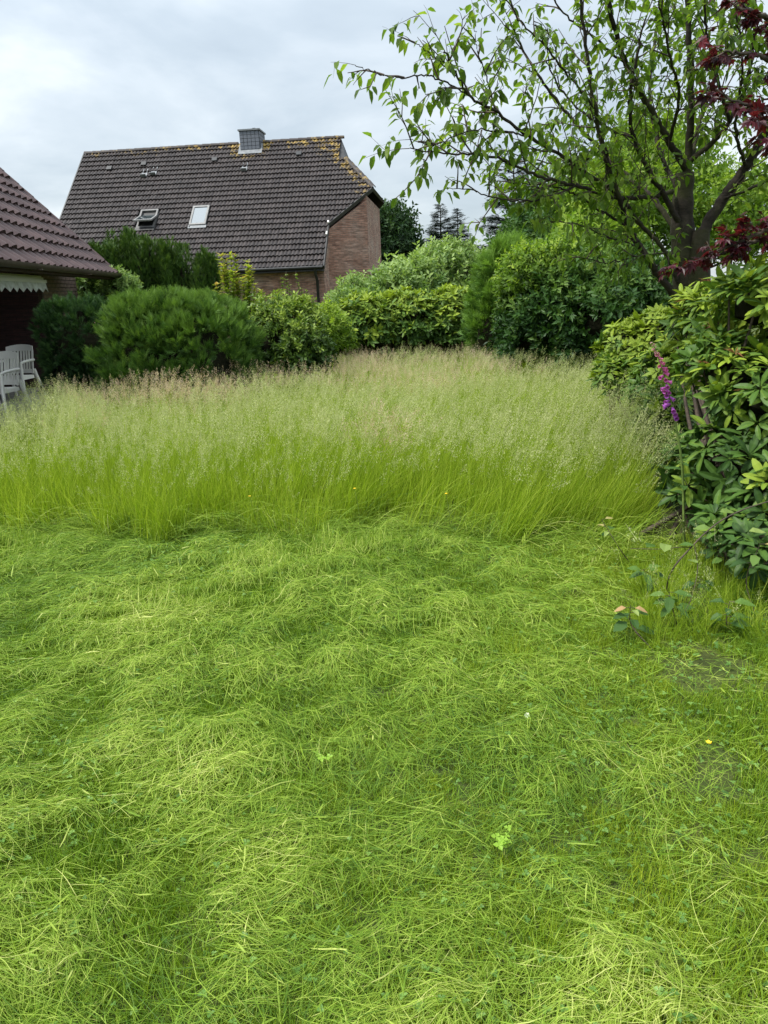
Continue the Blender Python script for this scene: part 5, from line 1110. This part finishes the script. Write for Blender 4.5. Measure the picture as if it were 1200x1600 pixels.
# ------------------------------------------------------------------ buttercups, clover tufts, fallen leaf
M['petal'] = plain('yellow_petal', (.80, .52, .01), None, rough=.35)
def buttercup(root, tip, label):
    t = thing('buttercup', label, 'flower', tuple(root), 0, 'buttercups in the grass'); T = Tubes(); T.add(spline([root, (np.array(root) + tip) / 2 + [.01, 0, .01], tip]) - root, .0012, 4); T.build('stem', M['stem_green'], t); pv, pf = diamond(.9, .2, -.15)
    for i in range(5):
        a = i * 1.257; m = frames(np.array([[math.cos(a), math.sin(a), .35]]), np.array([[0, 0, 1.]]), .013)[0]; o = link('petal', PETAL, t); p = np.array(tip) - root; o.matrix_local = Matrix(((*m[0], p[0]), (*m[1], p[1]), (*m[2], p[2]), (0, 0, 0, 1)))
pv, pf = diamond(.9, .2, -.15); PETAL = mk_mesh('petal', pv, pf, None, [M['petal']])
for px, py, Y, lab in ((697, 772, 4.62, 'buttercup flower before the tall grass, right of picture centre'), (390, 776, 4.85, 'buttercup flower before the tall grass, left of picture centre'), (554, 764, 4.7, 'buttercup flower at the front of the tall grass near picture centre')):
    tip = at(px, py, Y); buttercup(np.array([tip[0] + .02, tip[1] + .02, 0]), tip, lab)
tip = g(1105, 1180) + [0, 0, .05]; buttercup(tip * [1, 1, 0], tip, 'yellow flower low in the mown lawn at right')
def tuft(px, py, label, n, sz, seed):
    rng = np.random.default_rng(seed); b = g(px, py); t = thing('clover_tuft', label, 'plant', tuple(b), 0, 'bright clover tufts in the lawn'); me = mk_mesh('leaf', *tri, np.full(len(tri[0]), 1.0), [M['clover_bright']])
    for i in range(n):
        p = np.array([rng.normal() * .022, rng.normal() * .022, .06 + rng.random() * .03]); m = frames(np.array([[math.cos(i), math.sin(i), .1]]), np.array([[rng.normal() * .2, -.3, 1.]]), sz * rng.uniform(.7, 1.2))[0]; o = link('leaf', me, t); o.matrix_local = Matrix(((*m[0], p[0]), (*m[1], p[1]), (*m[2], p[2]), (0, 0, 0, 1)))
    T = Tubes(); [T.add([(0, 0, 0), (rng.normal() * .015, rng.normal() * .015, .06)], .0012, 4) for _ in range(4)]; T.build('stem', M['stem_green'], t, kind='stuff')
M['clover_bright'] = leaf_mat('bright_clover_leaf', [(.2, .36, .03), (.26, .42, .04)], .5, .4)
tuft(510, 1212, 'small bright green clover tuft in the middle of the lawn', 6, .013, 171); tuft(788, 1345, 'larger bright green clover tuft in the near lawn', 9, .015, 172)
M['pale_leaf'] = plain('pale_dry_leaf', (.55, .58, .40), (.66, .68, .52), 40, .6)
b = g(822, 1143) + [0, 0, .055]; fl = link('fallen_leaf', mk_mesh('fallen_leaf', *leaf8(.6, .15, .1), None, [M['pale_leaf']])); m = frames(np.array([[.3, .8, .35]]), np.array([[0, -.5, 1.]]), .034)[0]
fl.matrix_world = Matrix(((*m[0], b[0]), (*m[1], b[1]), (*m[2], b[2]), (0, 0, 0, 1))); tag(fl, 'single pale leaf lying on the cut grass right of centre', 'leaf')
# uncut grass tufts left standing round the saplings
tl = bpy.data.collections.new('edge_tufts')
for k in range(4): tl.objects.link(bpy.data.objects.new('tuft_%02d' % k, clump(400 + k, 34, 1, .40, 1, .06)))
rng = np.random.default_rng(180); P = np.array([g(px, py) for px, py in ((1022, 1012), (1032, 1000), (1015, 985), (1045, 960), (1060, 985), (1085, 960), (1110, 975), (1140, 975), (1175, 985), (1030, 940), (1060, 925), (1000, 930), (1090, 915), (1040, 890), (1075, 880), (1120, 925), (1160, 930), (1050, 1002), *[(1000 + 9 * (i * 37 % 23), 880 + 6 * (i * 17 % 22)) for i in range(34)])]); n = len(P)
et = instancer('edge_grass', P, np.stack([rng.normal(size=n) * .22, rng.normal(size=n) * .22, rng.uniform(0, 6.28, n)], -1), rng.uniform(.45, .95, n) * np.where(np.arange(n) < 5, 1.25, .95), rng.integers(0, 4, n), tl); tag(et, 'uncut grass tufts round the saplings at the shrub bed edge', 'grass')
